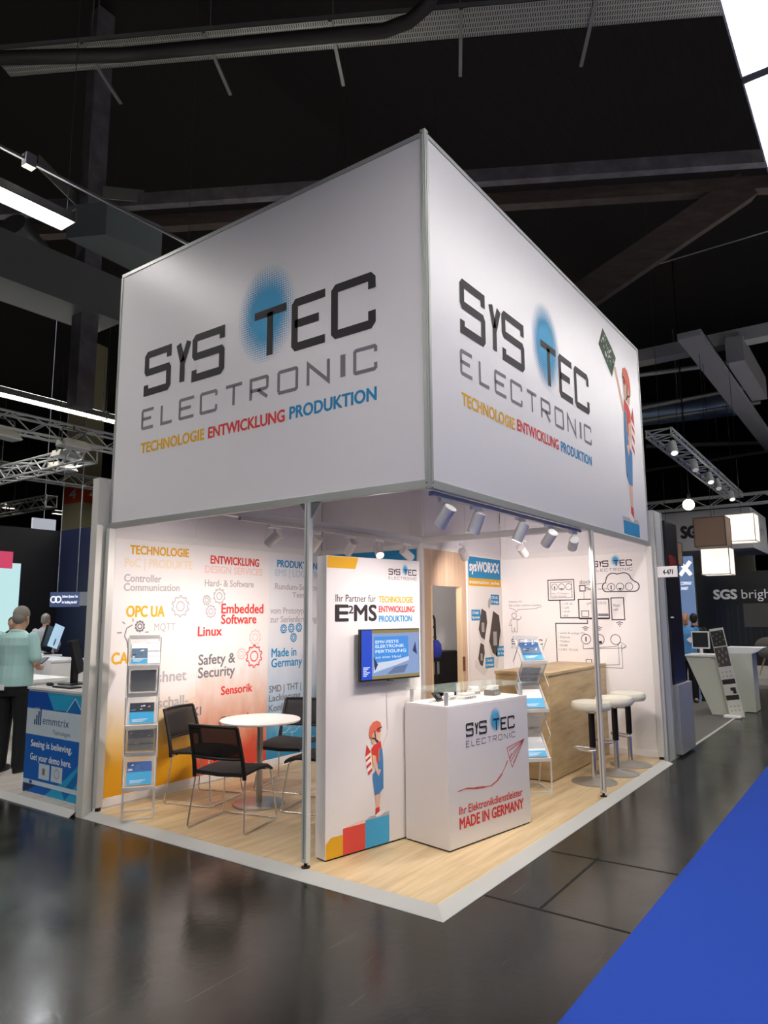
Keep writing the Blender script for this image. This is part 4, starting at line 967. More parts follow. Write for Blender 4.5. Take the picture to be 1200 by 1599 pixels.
truss('lighting_truss', (5.6, 14.8, 4.45), (5.6, 20, 4.45), 'lowest dim truss on the left above the dark stand wall')
flood_m = M('flood_cream', 'd6d3c4', .5)
def flood(p_, rz, label):
    t = thing('floodlight', label, 'floodlight', p_, rz, 'floodlights hung from the left trusses')
    MB().cyl((0, 0, .32), (0, 0, max(.4, 4.75 - p_[2])), .012, n=6).build('cable', M('cable_grey', '3a3a3a', .6), t)
    MB().prism([(-.2, -.1, .14), (.2, -.1, .14), (.28, -.17, 0), (-.28, -.17, 0)], (0, .27, 0)).build('housing', flood_m, t, .01)
    MB().box((-.26, -.15, -.012), (.26, .08, 0)).build('glass', M('flood_glass', 'c8ccd2', .2), t)
    li = bpy.data.lights.new('flood_beam', 'SPOT'); li.energy = 130; li.color = (.94, .97, 1.0); li.spot_size = 2.2; li.spot_blend = .8; li.shadow_soft_size = .12
    lo = bpy.data.objects.new('flood_beam', li); C.objects.link(lo); lo.parent = t; lo.location = (0, -.03, -.03); lo.rotation_euler = (-.25, 0, 0)
    MB().tube([(-.22, 0, .08), (-.22, 0, .32), (.22, 0, .32), (.22, 0, .08)], .014, 6).build('yoke', M('yoke_grey', '6a6a6a', .5), t)
flood((1.636,9.200,4.574), .2, 'cream floodlight cut by the left edge of the photo'); flood((2.758,9.000,4.579), .1, 'cream floodlight below the bright truss, upper of three')
flood((3.444,10.400,4.712), .1, 'cream floodlight in the middle of the hanging three'); flood((3.927,11.400,4.691), .2, 'bluish floodlight, lowest of the hanging three')
truss('lighting_truss', (9.6, .93, 4.95), (18.3, 1.1, 4.95), 'narrow aluminium truss with spotlights hanging right of the booth', .44, .12, .026, .3)
rs_m = M('spot_grey', 'aeb0b2', .4)
for k, (x, y, lb) in enumerate(((1028, 708, 'nearest end'), (1056, 735, 'second from the near end'), (1078, 748, 'third from the near end'), (1090, 756, 'fourth from the near end'), (1114, 764, 'far end'))):
    p_ = (9.9 + [0, 1.9, 3.6, 4.6, 6.6][k], .79 + .0195 * [0, 1.9, 3.6, 4.6, 6.6][k], 4.93)
    t = thing('truss_spotlight', 'grey cylindrical spotlight under the right truss, ' + lb, 'spotlight', p_, 0, 'spotlights under the right truss')
    h = MB(); h.sm = True; h.tube([(0, 0, -.07), (-.015, -.015, -.09), (-.14, -.08, -.31)], [.03, .075, .075], 16); h.build('lamp_head', rs_m, t)
    MB().cyl((-.141, -.0805, -.311), (-.143, -.0815, -.314), .06, n=16).build('lens', M('far_lens' if k in (0, 2, 4) else 'dim_lens', 'fff8ee', .3, emit=1.4 if k in (0, 2, 4) else .25), t)
    MB().cyl((0, 0, -.1), (0, 0, 0), .02, n=8).build('clamp', black_pl, t)
truss('lighting_truss', (19.5, -3, 4.9), (19.5, 4.6, 4.9), 'distant truss above the white hanging fascia on the right', .3, .3, .03, .5)
lc_ = Vector((17.500,2.166,4.751)); o = thing('stage_lamp', '', 'lamp', tuple(lc_)); MB().ell((0, 0, 0), .16, .16, .16).build('bulb', M('stage_lamp', 'fff6dc', .3, emit=9), o); MB().box((.05, -.05, .12), (.12, .05, .35)).cyl((.08, 0, .3), (.08, 0, 13 - lc_.z), .02, n=6).build('hanger', black_pl, o); tag(o, 'glaring round stage lamp right of the booth', 'lamp')
# steel and ducts beyond on the right
pale = M('painted_steel', 'a5a4a2', .5)
o = MB().beam((16.443,3.727,9.000), (16.517,-1.179,9.000), .5, .35).build('steel_beam', pale); tag(o, 'pale steel beam crossing behind the right fascia edge', 'beam')
for (a, b, lb) in (((17.761,4.148,9.000), (18.444,0.780,9.000), 'upper'), ((21.619,5.381,9.000), (21.294,0.904,9.000), 'middle'), ((23.313,5.923,9.000), (23.381,0.812,9.000), 'lower')):
    o = MB().cyl(a, b, .07, n=10).build('steel_tube', M('tube_pale', 'b5b5b4', .4, .3)); tag(o, lb + ' pale steel tube of the three behind the right fascia edge', 'tube')
gg0, gg1 = Vector((14.008,0.787,8.000)), Vector((23.178,0.920,8.000))
o = MB().box((gg0.x - 1, gg0.y - .1, 8), (gg1.x + 4, gg0.y + .42, 8.15)).box((gg0.x - .6, gg0.y - .12, 8.15), (gg1.x - 5, gg0.y - .10, 8.15)).box((gg0.x + 2, gg0.y - .55, 8.2), (gg1.x - 3, gg0.y - .12, 8.9)).build('girder', M('girder_grey', '9d9c9c', .55)); tag(o, 'grey roof girder running away at the right edge', 'girder')
sm_ = MB(); sm_.sm = True; sm_.tube([(24.312,6.738,9.600), (25.222,1.849,9.600)], .46, 24); dq = (24.875,3.861,9.600); sm_.cyl((dq[0], dq[1], 9.9), (dq[0], dq[1], 12.99), .02, n=6); o = sm_.build('spiral_duct', M('duct_blue', '9db4d2', .3, .7)); tag(o, 'bluish spiral duct far behind the right fascia edge', 'duct')
o = MB().beam((27.711,5.911,9.000), (30.608,0.755,9.000), .1, .15).beam((33.226,7.432,9.000), (31.982,0.902,9.000), .1, .12).build('steel_purlin', M('purlin', '6c6c6a', .5)); tag(o, 'thin grey purlins far back at the right', 'beam')

# ================================================================== neighbouring stand on the right
GYW = M('neighbour_white', 'c9cac8', .45)
o = MB().box((LX + .05, -.06, GZ), (LX + .42, -.02, 2.92)).box((LX + .05, -.02, GZ), (LX + .09, 3.2, 2.92)).build('partition_wall', GYW, None, .002); tag(o, 'pale grey partition wall right behind the booth, with the stand number', 'partition')
MB().box((LX + .045, -.066, GZ), (LX + .10, -.06, 2.92)).box((LX + .37, -.066, GZ), (LX + .425, -.06, 2.92)).build('profile', alu, o)
sg = thing('stand_number_sign', 'white flag sign reading 4-471 on the pale partition', 'sign', (LX + .06, -.066, 2.165))
MB().box((0, -.23, -.065), (.012, 0, .065)).build('plate', WHT, sg, .001)
pr = Print(Face((0, 0, 0), (0, -1, 0), (-1, 0, 0))); pr.text('4-471', .065, -.03, .175, .055, INK, .02); pr.build('lettering', sg)
bp0 = (6.167,-0.057,-0.045)
bw = thing('black_display_wall', 'tall black stand wall with red letters behind the pale partition', 'display wall', (5.46, -.06, GZ))
MB().box((0, -.02, .85), (.60, .03, 2.88)).build('panel', M('night_panel', '16161e', .4), bw)
MB().box((0, -.06, .03), (.70, .05, .85)).build('base', M('base_blue_grey', '8f929c', .5), bw, .003)
pr = Print(Face((0, -.02, 0), (1, 0, 0), (0, -1, 0))); pr.text('ERA', .12, 2.33, .48, .12, M('letters_red', 'c23a2e', .4), .01)
for k in range(30):
    a = .05 + .6 * ((k * 37) % 30) / 30; b = 1.0 + .7 * ((k * 17) % 30) / 30; pr.rect(a, b, a + .012, b + .008, M('star_dots', '4a4e6a', .4))
pr.build('lettering', bw); MB().box((.0, -.03, 1.66), (.12, -.021, 1.675)).build('clip', WHT, bw)
o = MB().box((5.45, -.04, GZ), (11.4, 4.2, GZ + .004)).build('stand_carpet', M('grey_carpet', '5d5c59', .9)); tag(o, 'grey stand carpet edged by a white line on the right', 'carpet')
o = MB().box((5.45, -.07, GZ), (11.4, -.035, GZ + .006)).build('edging_strip', M('edge_white', 'b9b8b2', .5)); tag(o, 'thin white edging strip along the grey stand carpet', 'strip')
CWH = M('counter_greenish', 'c6c9bb', .5)
rc = thing('info_counter', 'slanted white info counter carrying a monitor at the right', 'counter', (9.5, 0, .006))
Xp = 9.5
MB().prism([(0, .70, .92), (0, .16, .92), (0, -.02, GZ + .002), (0, .33, GZ + .002)], (.55, 0, 0)).build('body', CWH, rc, .004)
MB().box((-.02, .14, .92), (.6, .72, .95)).build('worktop', white_mat, rc, .003)
rt = thing('high_table', 'white high table on a broad upright beside the brochure tower', 'table', (10.15, -.13, .008))
MB().box((0, -.12, GZ), (.5, .28, .95)).build('upright', CWH, rt, .004)
MB().prism([(0, -.3, 1.06), (0, .3, 1.06), (0, .3, .95), (0, -.12, .95), (0, -.24, 1.0)], (.5, 0, 0)).build('worktop', white_mat, rt, .003)
mo = thing('monitor', 'white framed monitor standing on the slanted info counter', 'monitor', (9.6, .45, .958))
MB().box((-.02, -.14, .10), (.02, .15, .40)).build('frame', WHT, mo, .004)
MB().box((-.024, -.12, .125), (-.02, .13, .38)).build('screen', M('screen_off', '10141c', .15), mo)
MB().lathe([(.09, 0), (.09, .012), (.025, .02), (.025, .12)], n=16).build('stand', WHT, mo)
bt = thing('brochure_tower', 'leaning brochure tower with dark photo sheets at the right', 'brochure stand', (9.35, .02, GZ + .007))
MB().obox((.06, .02, .72), (0, .16, 1), (0, 1, -.16), (1, 0, 0), .74, .11, .02).build('panel', M('tower_pale', 'd0d0c8', .4), bt, .003)
MB().box((-.12, -.17, 0), (.13, .09, .03)).build('base', WHT, bt, .004)
pr = Print(Face((.04, .02, .72), (0, -1, .16), (-1, 0, 0), (0, .16, 1)), .002)
for (b0, b1, m_) in ((.44, .70, 'sheet_dark'), (.10, .42, 'sheet_brown'), (-.19, -.11, 'sheet_dark'), (-.45, -.37, 'sheet_dark')):
    p3 = Print(pr.face, .002); p3.rect(-.10, b0, .10, b1, M(m_, '2d2a29' if m_ == 'sheet_dark' else '4a4340', .4), .001); p3.build('photo_sheet', bt)
for b0 in (.0, -.07, -.56, -.63):
    for a in (-.06, 0, .06): pr.rect(a - .01, b0, a + .01, b0 + .02, M('hole_grey', '8c8c86', .5), .001)
pr.rect(-.0, -.30, .06, -.25, M('sheet_dark', '2d2a29', .4), .001); pr.rect(.03, -.35, .08, -.25, M('sheet_dark', '2d2a29', .4), .002)
for k in range(16): pr.rect(-.09 + .17 * ((k * 5) % 16) / 16, .46 + .22 * ((k * 7) % 16) / 16 if k % 2 else .12 + .28 * ((k * 7) % 16) / 16, -.07 + .17 * ((k * 5) % 16) / 16, (.48 + .22 * ((k * 7) % 16) / 16) if k % 2 else .17 + .28 * ((k * 7) % 16) / 16, M('sheet_grey', '8a8680', .4), .002)
pr.build('printing', bt)
# the stand with the black wall and the white hanging fascia
o = MB().box((15.5, -.98, GZ), (19.98, 2.9, .12)).build('stand_platform', M('platform_pale', 'b7b4ae', .5)); tag(o, 'pale raised platform of the stand with the black wall', 'platform')
bk_ = thing('black_stand_wall', 'black stand wall with large white lettering at the right edge', 'display wall', (20, 0, .12))
MB().box((0, -4, GZ - .12), (.1, 2.65, 2.8)).build('panel', M('stand_black', '0c0d10', .35), bk_)
pr = Print(Face((0, 0, -.12), (0, -1, 0), (-1, 0, 0)), .004)
pr.text('SGS', -2.145, 2.10, -1.51, .27, WHT, .05); pr.text('brightsight', -1.37, 2.10, .3, .27, WHT, .0)
for k in range(26): pr.rect(-2.1 + k * .1 + .03 * (k % 3), .5, -2.1 + k * .1 + .03 * (k % 3) + .02 + .02 * (k % 2), 1.2 if k > 9 else 1.9, M('curtain_blue', '16364f' if k % 3 else '0f2236', .4), .0005 * (k % 2))
pr.rect(-1.35, 1.25, .6, 1.95, M('painted_reflection', '4b4b48', .4), .001); pr.build('lettering', bk_)  # grey rectangle paints a reflection onto the black panel
hf = thing('hanging_fascia', 'white hanging fascia box with black lettering behind the cube lamps', 'fascia', (19.9, 0, 3.62))
MB().box((0, .93, 0), (3.2, 4.0, 1.25)).build('box', M('fascia_grey_white', 'b9b9bc', .5), hf, .005)
pr = Print(Face((0, 0, 0), (0, -1, 0), (-1, 0, 0)), .004); pr.text('SGS', -2.95, .42, -2.30, .36, INK, .06); pr.text('brightsight', -2.2, .42, -1.06, .36, INK, .0); pr.build('lettering', hf)
pr = Print(Face((0, .93, 0), (1, 0, 0), (0, -1, 0)), .004); pr.rect(.5, .5, .9, .95, INKG); pr.text('bright', 1.1, .6, 2.6, .25, INKG, .0); pr.build('side_lettering', hf)
for k in range(2): MB().cyl((1.6, 1.6 + k * 1.6, 1.25), (1.6, 1.6 + k * 1.6, 6), .01, n=5).build('cable', M('cable_grey', '3a3a3a', .6), hf)
cube_w = M('cube_lit', 'fff6e6', .5, emit=1.1); cube_b = M('cube_brown', '8a705c', .7); cube_f = M('cube_edge', '4a3c32', .5)
def cube(p_, s, m_, label):
    t = thing('cube_lamp', label, 'lamp', p_, 0, 'hanging cube lamps')
    MB().box((-s / 2, -s / 2, 0), (s / 2, s / 2, s)).build('shade', m_, t)
    e = MB(); h_ = s / 2
    for a in (-h_, h_):
        for b in (-h_, h_): e.beam((a, b, 0), (a, b, s), .02, .02)
        for z in (0, s): e.beam((a, -h_, z), (a, h_, z), .02, .02); e.beam((-h_, a, z), (h_, a, z), .02, .02)
    e.build('edge_frame', cube_f if m_ is cube_b else M('cube_edge_pale', 'c9c0b4', .5), t)
    MB().cyl((0, 0, s), (0, 0, (8.0 if p_[1] < 1.5 else 12.99) - p_[2]), .006, n=5).build('cable', M('cable_grey', '3a3a3a', .6), t)
cube((14.3, 1.0, 3.22), .68, cube_b, 'brown hanging cube lamp in front of the white fascia'); cube((15.4, .53, 3.40), .66, cube_w, 'glowing white cube lamp behind and right of the brown one')
cube((15.05, 1.07, 2.60), .63, cube_w, 'glowing white cube lamp below the brown one'); cube((14.6, 2.12, 2.85), .55, cube_b, 'brown cube lamp half hidden behind the black wall with red letters')
sb0, sb1 = (17.500,2.856,1.591), (17.500,2.177,3.279)
o = MB().box((17.5, sb1[1], .121), (17.6, sb0[1], sb1[2])).build('backlit_board', M('panel_sky', '7f9ccc', .4, emit=.35)); tag(o, 'pale blue backlit panel behind the bald man', 'panel')
pr = Print(Face((17.5, 0, 0), (0, -1, 0), (-1, 0, 0)), .004); X_ = M('letters_glow', 'ffffff', .4, emit=1.2)
xa, xb = -(17.500,2.524,2.986)[1], -(17.500,2.232,2.973)[1]; xz0, xz1 = (17.500,2.401,2.744)[2], (17.500,2.376,3.125)[2]
pr.ribbon([(xa, xz0), (xb, xz1)], .10, X_); pr.ribbon([(xa, xz1), (xb, xz0)], .10, X_); pr.text('COMPANY', xa, xz0 - .28, xb, .09, X_, .0); pr.text('SMART', xa, xz0 - .42, xb - .1, .08, X_, .0); pr.build('lettering', o)
cr = thing('shell_chair', 'grey shell chair with light wooden legs at the right edge', 'chair', (16.2, .15, .125), -1.0)
sh_ = MB(); sh_.sm = True; sh_.ell((0, 0, .55), .36, .34, .16); sh_.ell((.0, .28, .72), .34, .12, .22); sh_.build('shell', M('shell_grey', '55514f', .7), cr)
for a, b in ((-1, -1), (1, -1), (1, 1), (-1, 1)): MB().tube([(a * .16, b * .16, .45), (a * .27, b * .27, 0)], [.022, .015], 8).build('leg', M('leg_beech', 'b79a76', .5), cr)
o = MB().box((24, 1.5, GZ), (24.2, 9, 5.2)).build('far_wall', M('far_wall_beige', '77756c', .8)); tag(o, 'dim beige wall far behind the hanging cube lamps', 'wall')

# ================================================================== neighbouring stand on the left
o = MB().box((-.11, 3.515, GZ), (1.6, 3.60, 2.95)).build('partition_wall', M('partition_white', 'e6e5e3', .45), None, .003); tag(o, 'tall white partition left of the booth, taller than its wall', 'partition')
MB().box((-.118, 3.508, GZ), (-.03, 3.607, 2.95)).build('profile', M('profile_pale', 'cfcfca', .4), o, .002); MB().box((-.03, 3.512, 1.63), (1.6, 3.515, 1.637)).build('joint', alu_dark, o)
o = MB().box((-.10, 3.62, GZ), (4.6, 12, 0)).build('stand_floor', light_floor); tag(o, 'pale wooden floor of the neighbouring stand on the left', 'floor')
MB().add([(-.17, 3.62, GZ), (-.17, 12, GZ), (-.10, 12, .0), (-.10, 3.62, .0)], [(0, 1, 2, 3)]).build('edge_ramp', M('ramp_grey', 'b3b5b3', .5, .1), o)
ec = thing('demo_counter', 'white counter with blue poster front on the neighbouring stand', 'counter', (0, 3.78, 0))
MB().box((0.002, 0, .0), (.55, .96, .97)).build('body', white_mat, ec, .003)
MB().box((-.01, -.01, .97), (.56, .97, .995)).build('worktop', white_gl, ec, .003)
pr = Print(Face((0.002, 4.74 - 3.78, 0), (0, -1, 0), (-1, 0, 0)), .002)
PB, PD, PC, PT = M('poster_blue', '1f6fb4', .4), M('poster_deep', '1d4fa8', .4), M('poster_cyan', '2f9fcb', .4), M('poster_pale', 'c3d3de', .4)
PB2 = M('poster_mid', '1f63b8', .4)
pr.rect(0, .01, .955, .955, PB2); pr.rect(0, .80, .955, .955, PD, .0004); pr.poly([(.35, .955), (.955, .955), (.955, .80), (.48, .80)], PC, .0006); pr.poly([(.72, .80), (.84, .92), (.955, .81), (.955, .80)], PB, .0008); pr.ribbon([(.70, .79), (.84, .925), (.955, .82)], .01, PT, dl=.001)
pr.rect(0, .545, .955, .79, PT, .001)
pr.text('emmtrix', .30, .655, .76, .075, M('poster_ink', '24557f', .4), .0, dl=.0016); pr.text('Technologies', .49, .575, .79, .04, M('poster_ink', '24557f', .4), .0, dl=.0016)
for i in range(4): pr.rect(.14 + .035 * i, .64, .165 + .035 * i, .69 + .04 * i, M('poster_ink', '24557f', .4), .0016)
for i in range(4):
    for j in range(5):
        if j > i: pr.rect(.14 + .035 * i, .70 + .03 * j - .03, .155 + .035 * i, .715 + .03 * j - .03, INKP, .0012)
pr.text('Seeing is believing.', .11, .435, .83, .06, WHT, .012, dl=.001); pr.text('Get your demo here.', .11, .31, .83, .06, WHT, .012, dl=.001)
pr.rect(.28, .09 + .06, .47, .29, PT, .001); pr.rect(.50, .15, .69, .29, PT, .001); pr.rect(.345, .19, .39, .25, INKG, .0016); pr.ring(.595, .225, .04, .006, INKG, dl=.0016)
pr.poly([(.4, .01), (.955, .01), (.955, .35), (.75, .20)], PC, .0005); pr.poly([(.75, .01), (.955, .20), (.955, .30), (.70, .08)], PB, .0007)
pr.rect(0, .085, .955, .125, PT, .0012); pr.rect(.12, .09, .17, .12, PD, .0018)
for k in range(5): pr.poly([(.0, .0 + .015 * k), (.03, .0 + .015 * k), (.24 - .04 * k, .08), (.21 - .04 * k, .08)], INK, .0009)
pr.build('poster', ec)
mn = thing('monitor', 'black desktop monitor seen from the side on the blue poster counter', 'monitor', (.36, 4.52, .995), .0)
MB().obox((.0, .0, .28), (.75, -.60, .25), (.62, .78, 0), (-.2, .16, 1), .018, .25, .17).build('screen', black_pl, mn, .006)
MB().box((-.03, .0, .0), (.03, .05, .25)).box((-.12, -.1, 0), (.12, .13, .015)).build('stand', black_pl, mn, .003)
lp = thing('laptop', 'dark laptop behind the monitor on the blue poster counter', 'laptop', (.30, 3.95, .995))
MB().box((-.13, -.1, 0), (.13, .1, .02)).build('keyboard', black_pl, lp, .003); MB().obox((0, -.10, .12), (1, 0, 0), (0, -.2, 1), (0, 1, .2), .14, .12, .006).build('lid', black_pl, lp, .002)
kb = MB(); kb.box((.06, 4.10, .995), (.18, 4.42, 1.012)); tag(kb.build('keyboard', black_pl, None, .004), 'black keyboard lying on the blue poster counter', 'keyboard')
ms = MB(); ms.sm = True; ms.ell((.15, 4.62, 1.008), .03, .055, .022); tag(ms.build('mouse', black_pl), 'black computer mouse beside the keyboard on the poster counter', 'mouse')
def table(x0, y0, x1, y1, h, label, thick=.05):
    t = thing('side_table', label, 'table', (x0, y0, 0))
    MB().box((0, 0, h - thick), (x1 - x0, y1 - y0, h)).build('tabletop', white_mat, t, .003)
    MB().box((.04, .04, h - thick - .14), (x1 - x0 - .04, y1 - y0 - .04, h - thick)).build('apron', white_mat, t)
    for a in (.05, x1 - x0 - .12):
        for b in (.05, y1 - y0 - .12): MB().box((a, b, 0), (a + .07, b + .07, h - thick - .14)).build('leg', white_mat, t)
table(.72, 7.4, 2.0, 8.4, .82, 'white table behind the man in the mint shirt')
cd = thing('storage_cabinet', 'white cabinet at the left edge behind the man', 'cabinet', (-.0, 6.9, 0)); MB().box((0, 0, 0), (.5, 1.4, .78)).build('carcass', white_mat, cd, .004); MB().box((-.012, .03, .06), (0, .68, .75)).build('door', white_gl, cd, .002); MB().box((-.012, .72, .06), (0, 1.37, .75)).build('door', white_gl, cd, .002)
fc = thing('info_counter', 'long white counter with small prints in front of the dark walls', 'counter', (2.5, 9.6, 0))
MB().box((0, 0, 0), (.6, 1.35, 1.0)).build('body', white_mat, fc, .004); MB().box((-.02, -.02, 1.0), (.62, 1.37, 1.03)).build('worktop', white_gl, fc, .003)
pr = Print(Face((0, 1.35, 0), (0, -1, 0), (-1, 0, 0)), .003); pr.rect(.38, .78, .60, .88, INKG); pr.rect(.38, .64, .60, .73, INKG); pr.build('label', fc)
fc2 = thing('info_counter', 'white counter end beside the black monitor, before the navy wall', 'counter', (2.1, 8.1, 0)); MB().box((0, 0, 0), (.6, 1.2, 1.0)).build('body', white_mat, fc2, .004); MB().box((-.02, -.02, 1.0), (.62, 1.22, 1.03)).build('worktop', white_gl, fc2, .003)
ts = thing('touch_screen', 'tilted pale blue touch screen on the far white counter', 'monitor', (2.98, 9.80, 1.032), -2.45)
MB().obox((0, 0, .26), (1, 0, .18), (0, .25, 1), (0, -1, .25), .22, .22, .02).build('casing', black_pl, ts, .004)
pr = Print(Face((-.215, .053, .06), (1, 0, .18), (0, 1, -.25), (-.18, .25, 1)), .004); 
pr.rect(.0, .02, .44, .42, M('touch_glow', 'b5d6ee', .3, emit=.75)); pr.rect(.16, .06, .22, .18, M('touch_mark', '5a7690', .3, emit=.3), .001); pr.build('screen', ts)
MB().box((-.06, -.05, 0), (.06, .05, .03)).build('stand', black_pl, ts)
nv = M('navy_wall', '161d3a', .5)
o = MB().box((-4, 12.02, GZ), (4.3, 12.1, 3.5)).build('partition_wall', M('black_wall', '08080c', .5)); tag(o, 'black stand wall at the left edge behind the bright screen', 'partition')
o = MB().box((4.3, 7.0, GZ), (4.38, 12.0, 3.5)).build('partition_wall', nv); tag(o, 'navy stand wall meeting the black wall at the left', 'partition')
s0 = (3.492,11.950,2.755); s1 = (3.543,11.950,1.093)
o = MB().box((s0[0] - 1.6, 11.95, 1.0), (s0[0], 12.015, s0[2])).build('light_screen', M('screen_cyan', 'c9f0f2', .4, emit=.9)); tag(o, 'large glowing pale cyan screen at the left edge', 'screen')
s2 = (3.272,11.900,2.972); s3 = (3.270,11.900,2.639)
o = MB().box((s2[0] - 1.2, 11.85, s3[2]), (s2[0], 11.90, s2[2])).build('banner', M('banner_pink', 'd1466a', .4, emit=.5)); tag(o, 'pink red banner above the glowing screen', 'banner')
hs = thing('hanging_sign', 'small blue grey sign with white infinity loop hung on wires', 'sign', (3.039,9.449,1.982), -1.02)
MB().box((-.27, -.02, -.13), (.27, .02, .13)).build('panel', M('sign_blue_grey', '55638c', .4, emit=.12), hs)
MB().box((.27, -.02, -.11), (.44, .02, .13)).build('end_block', M('sign_grey', '8b8f98', .5), hs)
pr = Print(Face((0, -.02, 0), (1, 0, 0), (0, -1, 0)), .003); SW = M('sign_glow', 'eef2ff', .4, emit=.8)
pr.ring(-.20, 0, .05, .022, SW); pr.ring(-.115, 0, .05, .022, SW); pr.text('Software Systems Test', -.045, .03, .24, .045, SW, .01); pr.text('for Enabling the IIoT', -.045, -.07, .23, .045, SW, .01); pr.build('lettering', hs)
for x in (-.15, .2): MB().cyl((x, 0, .13), (x, 0, 5.15), .005, n=5).build('wire', M('wire_pale', 'a9a9ac', .5), hs)
o = MB().box((4.24, 8.25, .1), (4.29, 9.0, 1.75)).build('wall_screen', M('screen_off', '10141c', .15)); tag(o, 'black switched off screen on the navy wall', 'screen')
# hall column with the orange hall number
cx0 = Vector((17.736,33.411,-0.045)); 
dcol = 27.0
ca, cb, cc = Vector((10.892,23.668,3.228)), Vector((11.003,22.484,3.189)), Vector((11.857,22.671,3.230))
hc = thing('hall_column', 'beige square hall column with orange number fields', 'column', (cb.x, cb.y, 0))
pa, pb_, pc_ = ca - cb, Vector((0, 0, 0)), cc - cb
pd_ = pa + pc_
def flat(v): return Vector((v.x, v.y, 0))
MB().prism([flat(pa) , flat(pb_), flat(pc_), flat(pd_)], (0, 0, 12.5)).build('shaft', M('column_beige', 'b9b08a', .7), hc)
zt0, zt1 = (10.559,22.748,6.659)[2], (10.631,22.806,6.032)[2]
ORG = M('number_orange', 'e8501e', .5)
for (u_, nm) in ((flat(pa), 'number_field'), (flat(pc_), 'number_field')):
    L_ = u_.length; uu = u_.normalized(); nn = Vector((uu.y, -uu.x, 0)); nn = nn if nn.dot(Vector((-3.7, -2.3, 0)) - flat(cb)) > 0 else -nn
    rt_ = -uu if u_ == flat(pa) else uu; st_ = u_ if u_ == flat(pa) else Vector((0, 0, 0))
    z0_, z1_ = (10.631,22.806,6.032)[2], (10.559,22.748,6.659)[2]
    pr = Print(Face(st_, rt_, nn), .01); pr.rect(.05 * L_, z0_, .95 * L_, z1_, ORG); pr.text('4', .35 * L_, z0_ + .18, .68 * L_, (z1_ - z0_) * .55, WHT, .03, dl=.01)
    pr.text('HALLE', .2 * L_, z1_ - .02, .8 * L_, .18, M('number_red', 'c0391c', .5), .03, dl=.012); pr.build(nm, hc)
pj = MB().box((8.903,22.000,5.158), ((9.744,22.000,5.250)[0], 22.1, (8.940,22.000,4.616)[2])).cyl(((9.318,22.000,5.203)[0], 22.05, (8.903,22.000,5.158)[2]), ((9.318,22.000,5.203)[0], 22.05, 13), .006, n=6).build('projection_board', M('board_white', 'd8dce8', .5, emit=.5)); tag(pj, 'white board with sketch lines beside the hall column', 'board')

# ================================================================== people
skin_a = M('skin_light', 'c99a80', .55); hair_grey = M('hair_grey', '8d8880', .7); hair_dark = M('hair_dark', '1d1714', .6); shoe_m = M('shoe_black', '121214', .35)
def limb(mb, pts, rs, n=12):
    mb.tube(pts, rs, n)
    mb.ell(pts[0], rs[0], rs[0], rs[0], n, 6); mb.ell(pts[-1], rs[-1], rs[-1], rs[-1], n, 6)
    for p_, r_ in zip(pts[1:-1], rs[1:-1]): mb.ell(p_, r_, r_, r_, n, 6)
def rings(mb, rows, n=20):
    """elliptical loft: rows of (z, rx, ry, cy[, cx])"""
    vs = []; fs = []
    for row in rows:
        z, rx, ry, cy = row[:4]; cx = row[4] if len(row) > 4 else 0
        for k in range(n):
            a = 2 * PI * k / n; vs.append((cx + rx * math.cos(a), cy + ry * math.sin(a), z))
    for i in range(len(rows) - 1):
        for k in range(n): fs.append((i * n + k, i * n + (k + 1) % n, (i + 1) * n + (k + 1) % n, (i + 1) * n + k))
    fs.append(tuple(range(n))[::-1]); fs.append(tuple((len(rows) - 1) * n + k for k in range(n)))
    mb.add(vs, fs)
def hand(mb, w, d, side, up):
    """palm and five bent fingers from wrist w, pointing along d, palm facing up-ish; side = thumb side vector"""
    w = Vector(w); d = Vector(d).normalized(); s = Vector(side).normalized(); u = Vector(up).normalized()
    for q in (-1, 0, 1): limb(mb, [w + d * .01 + s * .012 * q, w + d * .085 + s * .024 * q], [.017, .016], 8)
    for k, L_ in enumerate((.066, .078, .072, .056)):
        b = w + d * .092 + s * (.033 - .022 * k)
        limb(mb, [b, b + d * L_ * .45 + u * .008, b + d * L_ * .75 + u * .026, b + d * L_ * .82 + u * .042], [.0095, .009, .0085, .0075], 7)
    b = w + d * .03 + s * .03
    limb(mb, [b, b + d * .03 + s * .025 + u * .012, b + d * .06 + s * .022 + u * .03], [.012, .011, .0095], 7)
def remesh(o, v, sm=4):
    r = o.modifiers.new('skin', 'REMESH'); r.mode = 'VOXEL'; r.voxel_size = v; r.use_smooth_shade = True
    s = o.modifiers.new('soft', 'SMOOTH'); s.iterations = sm; s.factor = .5
    return o
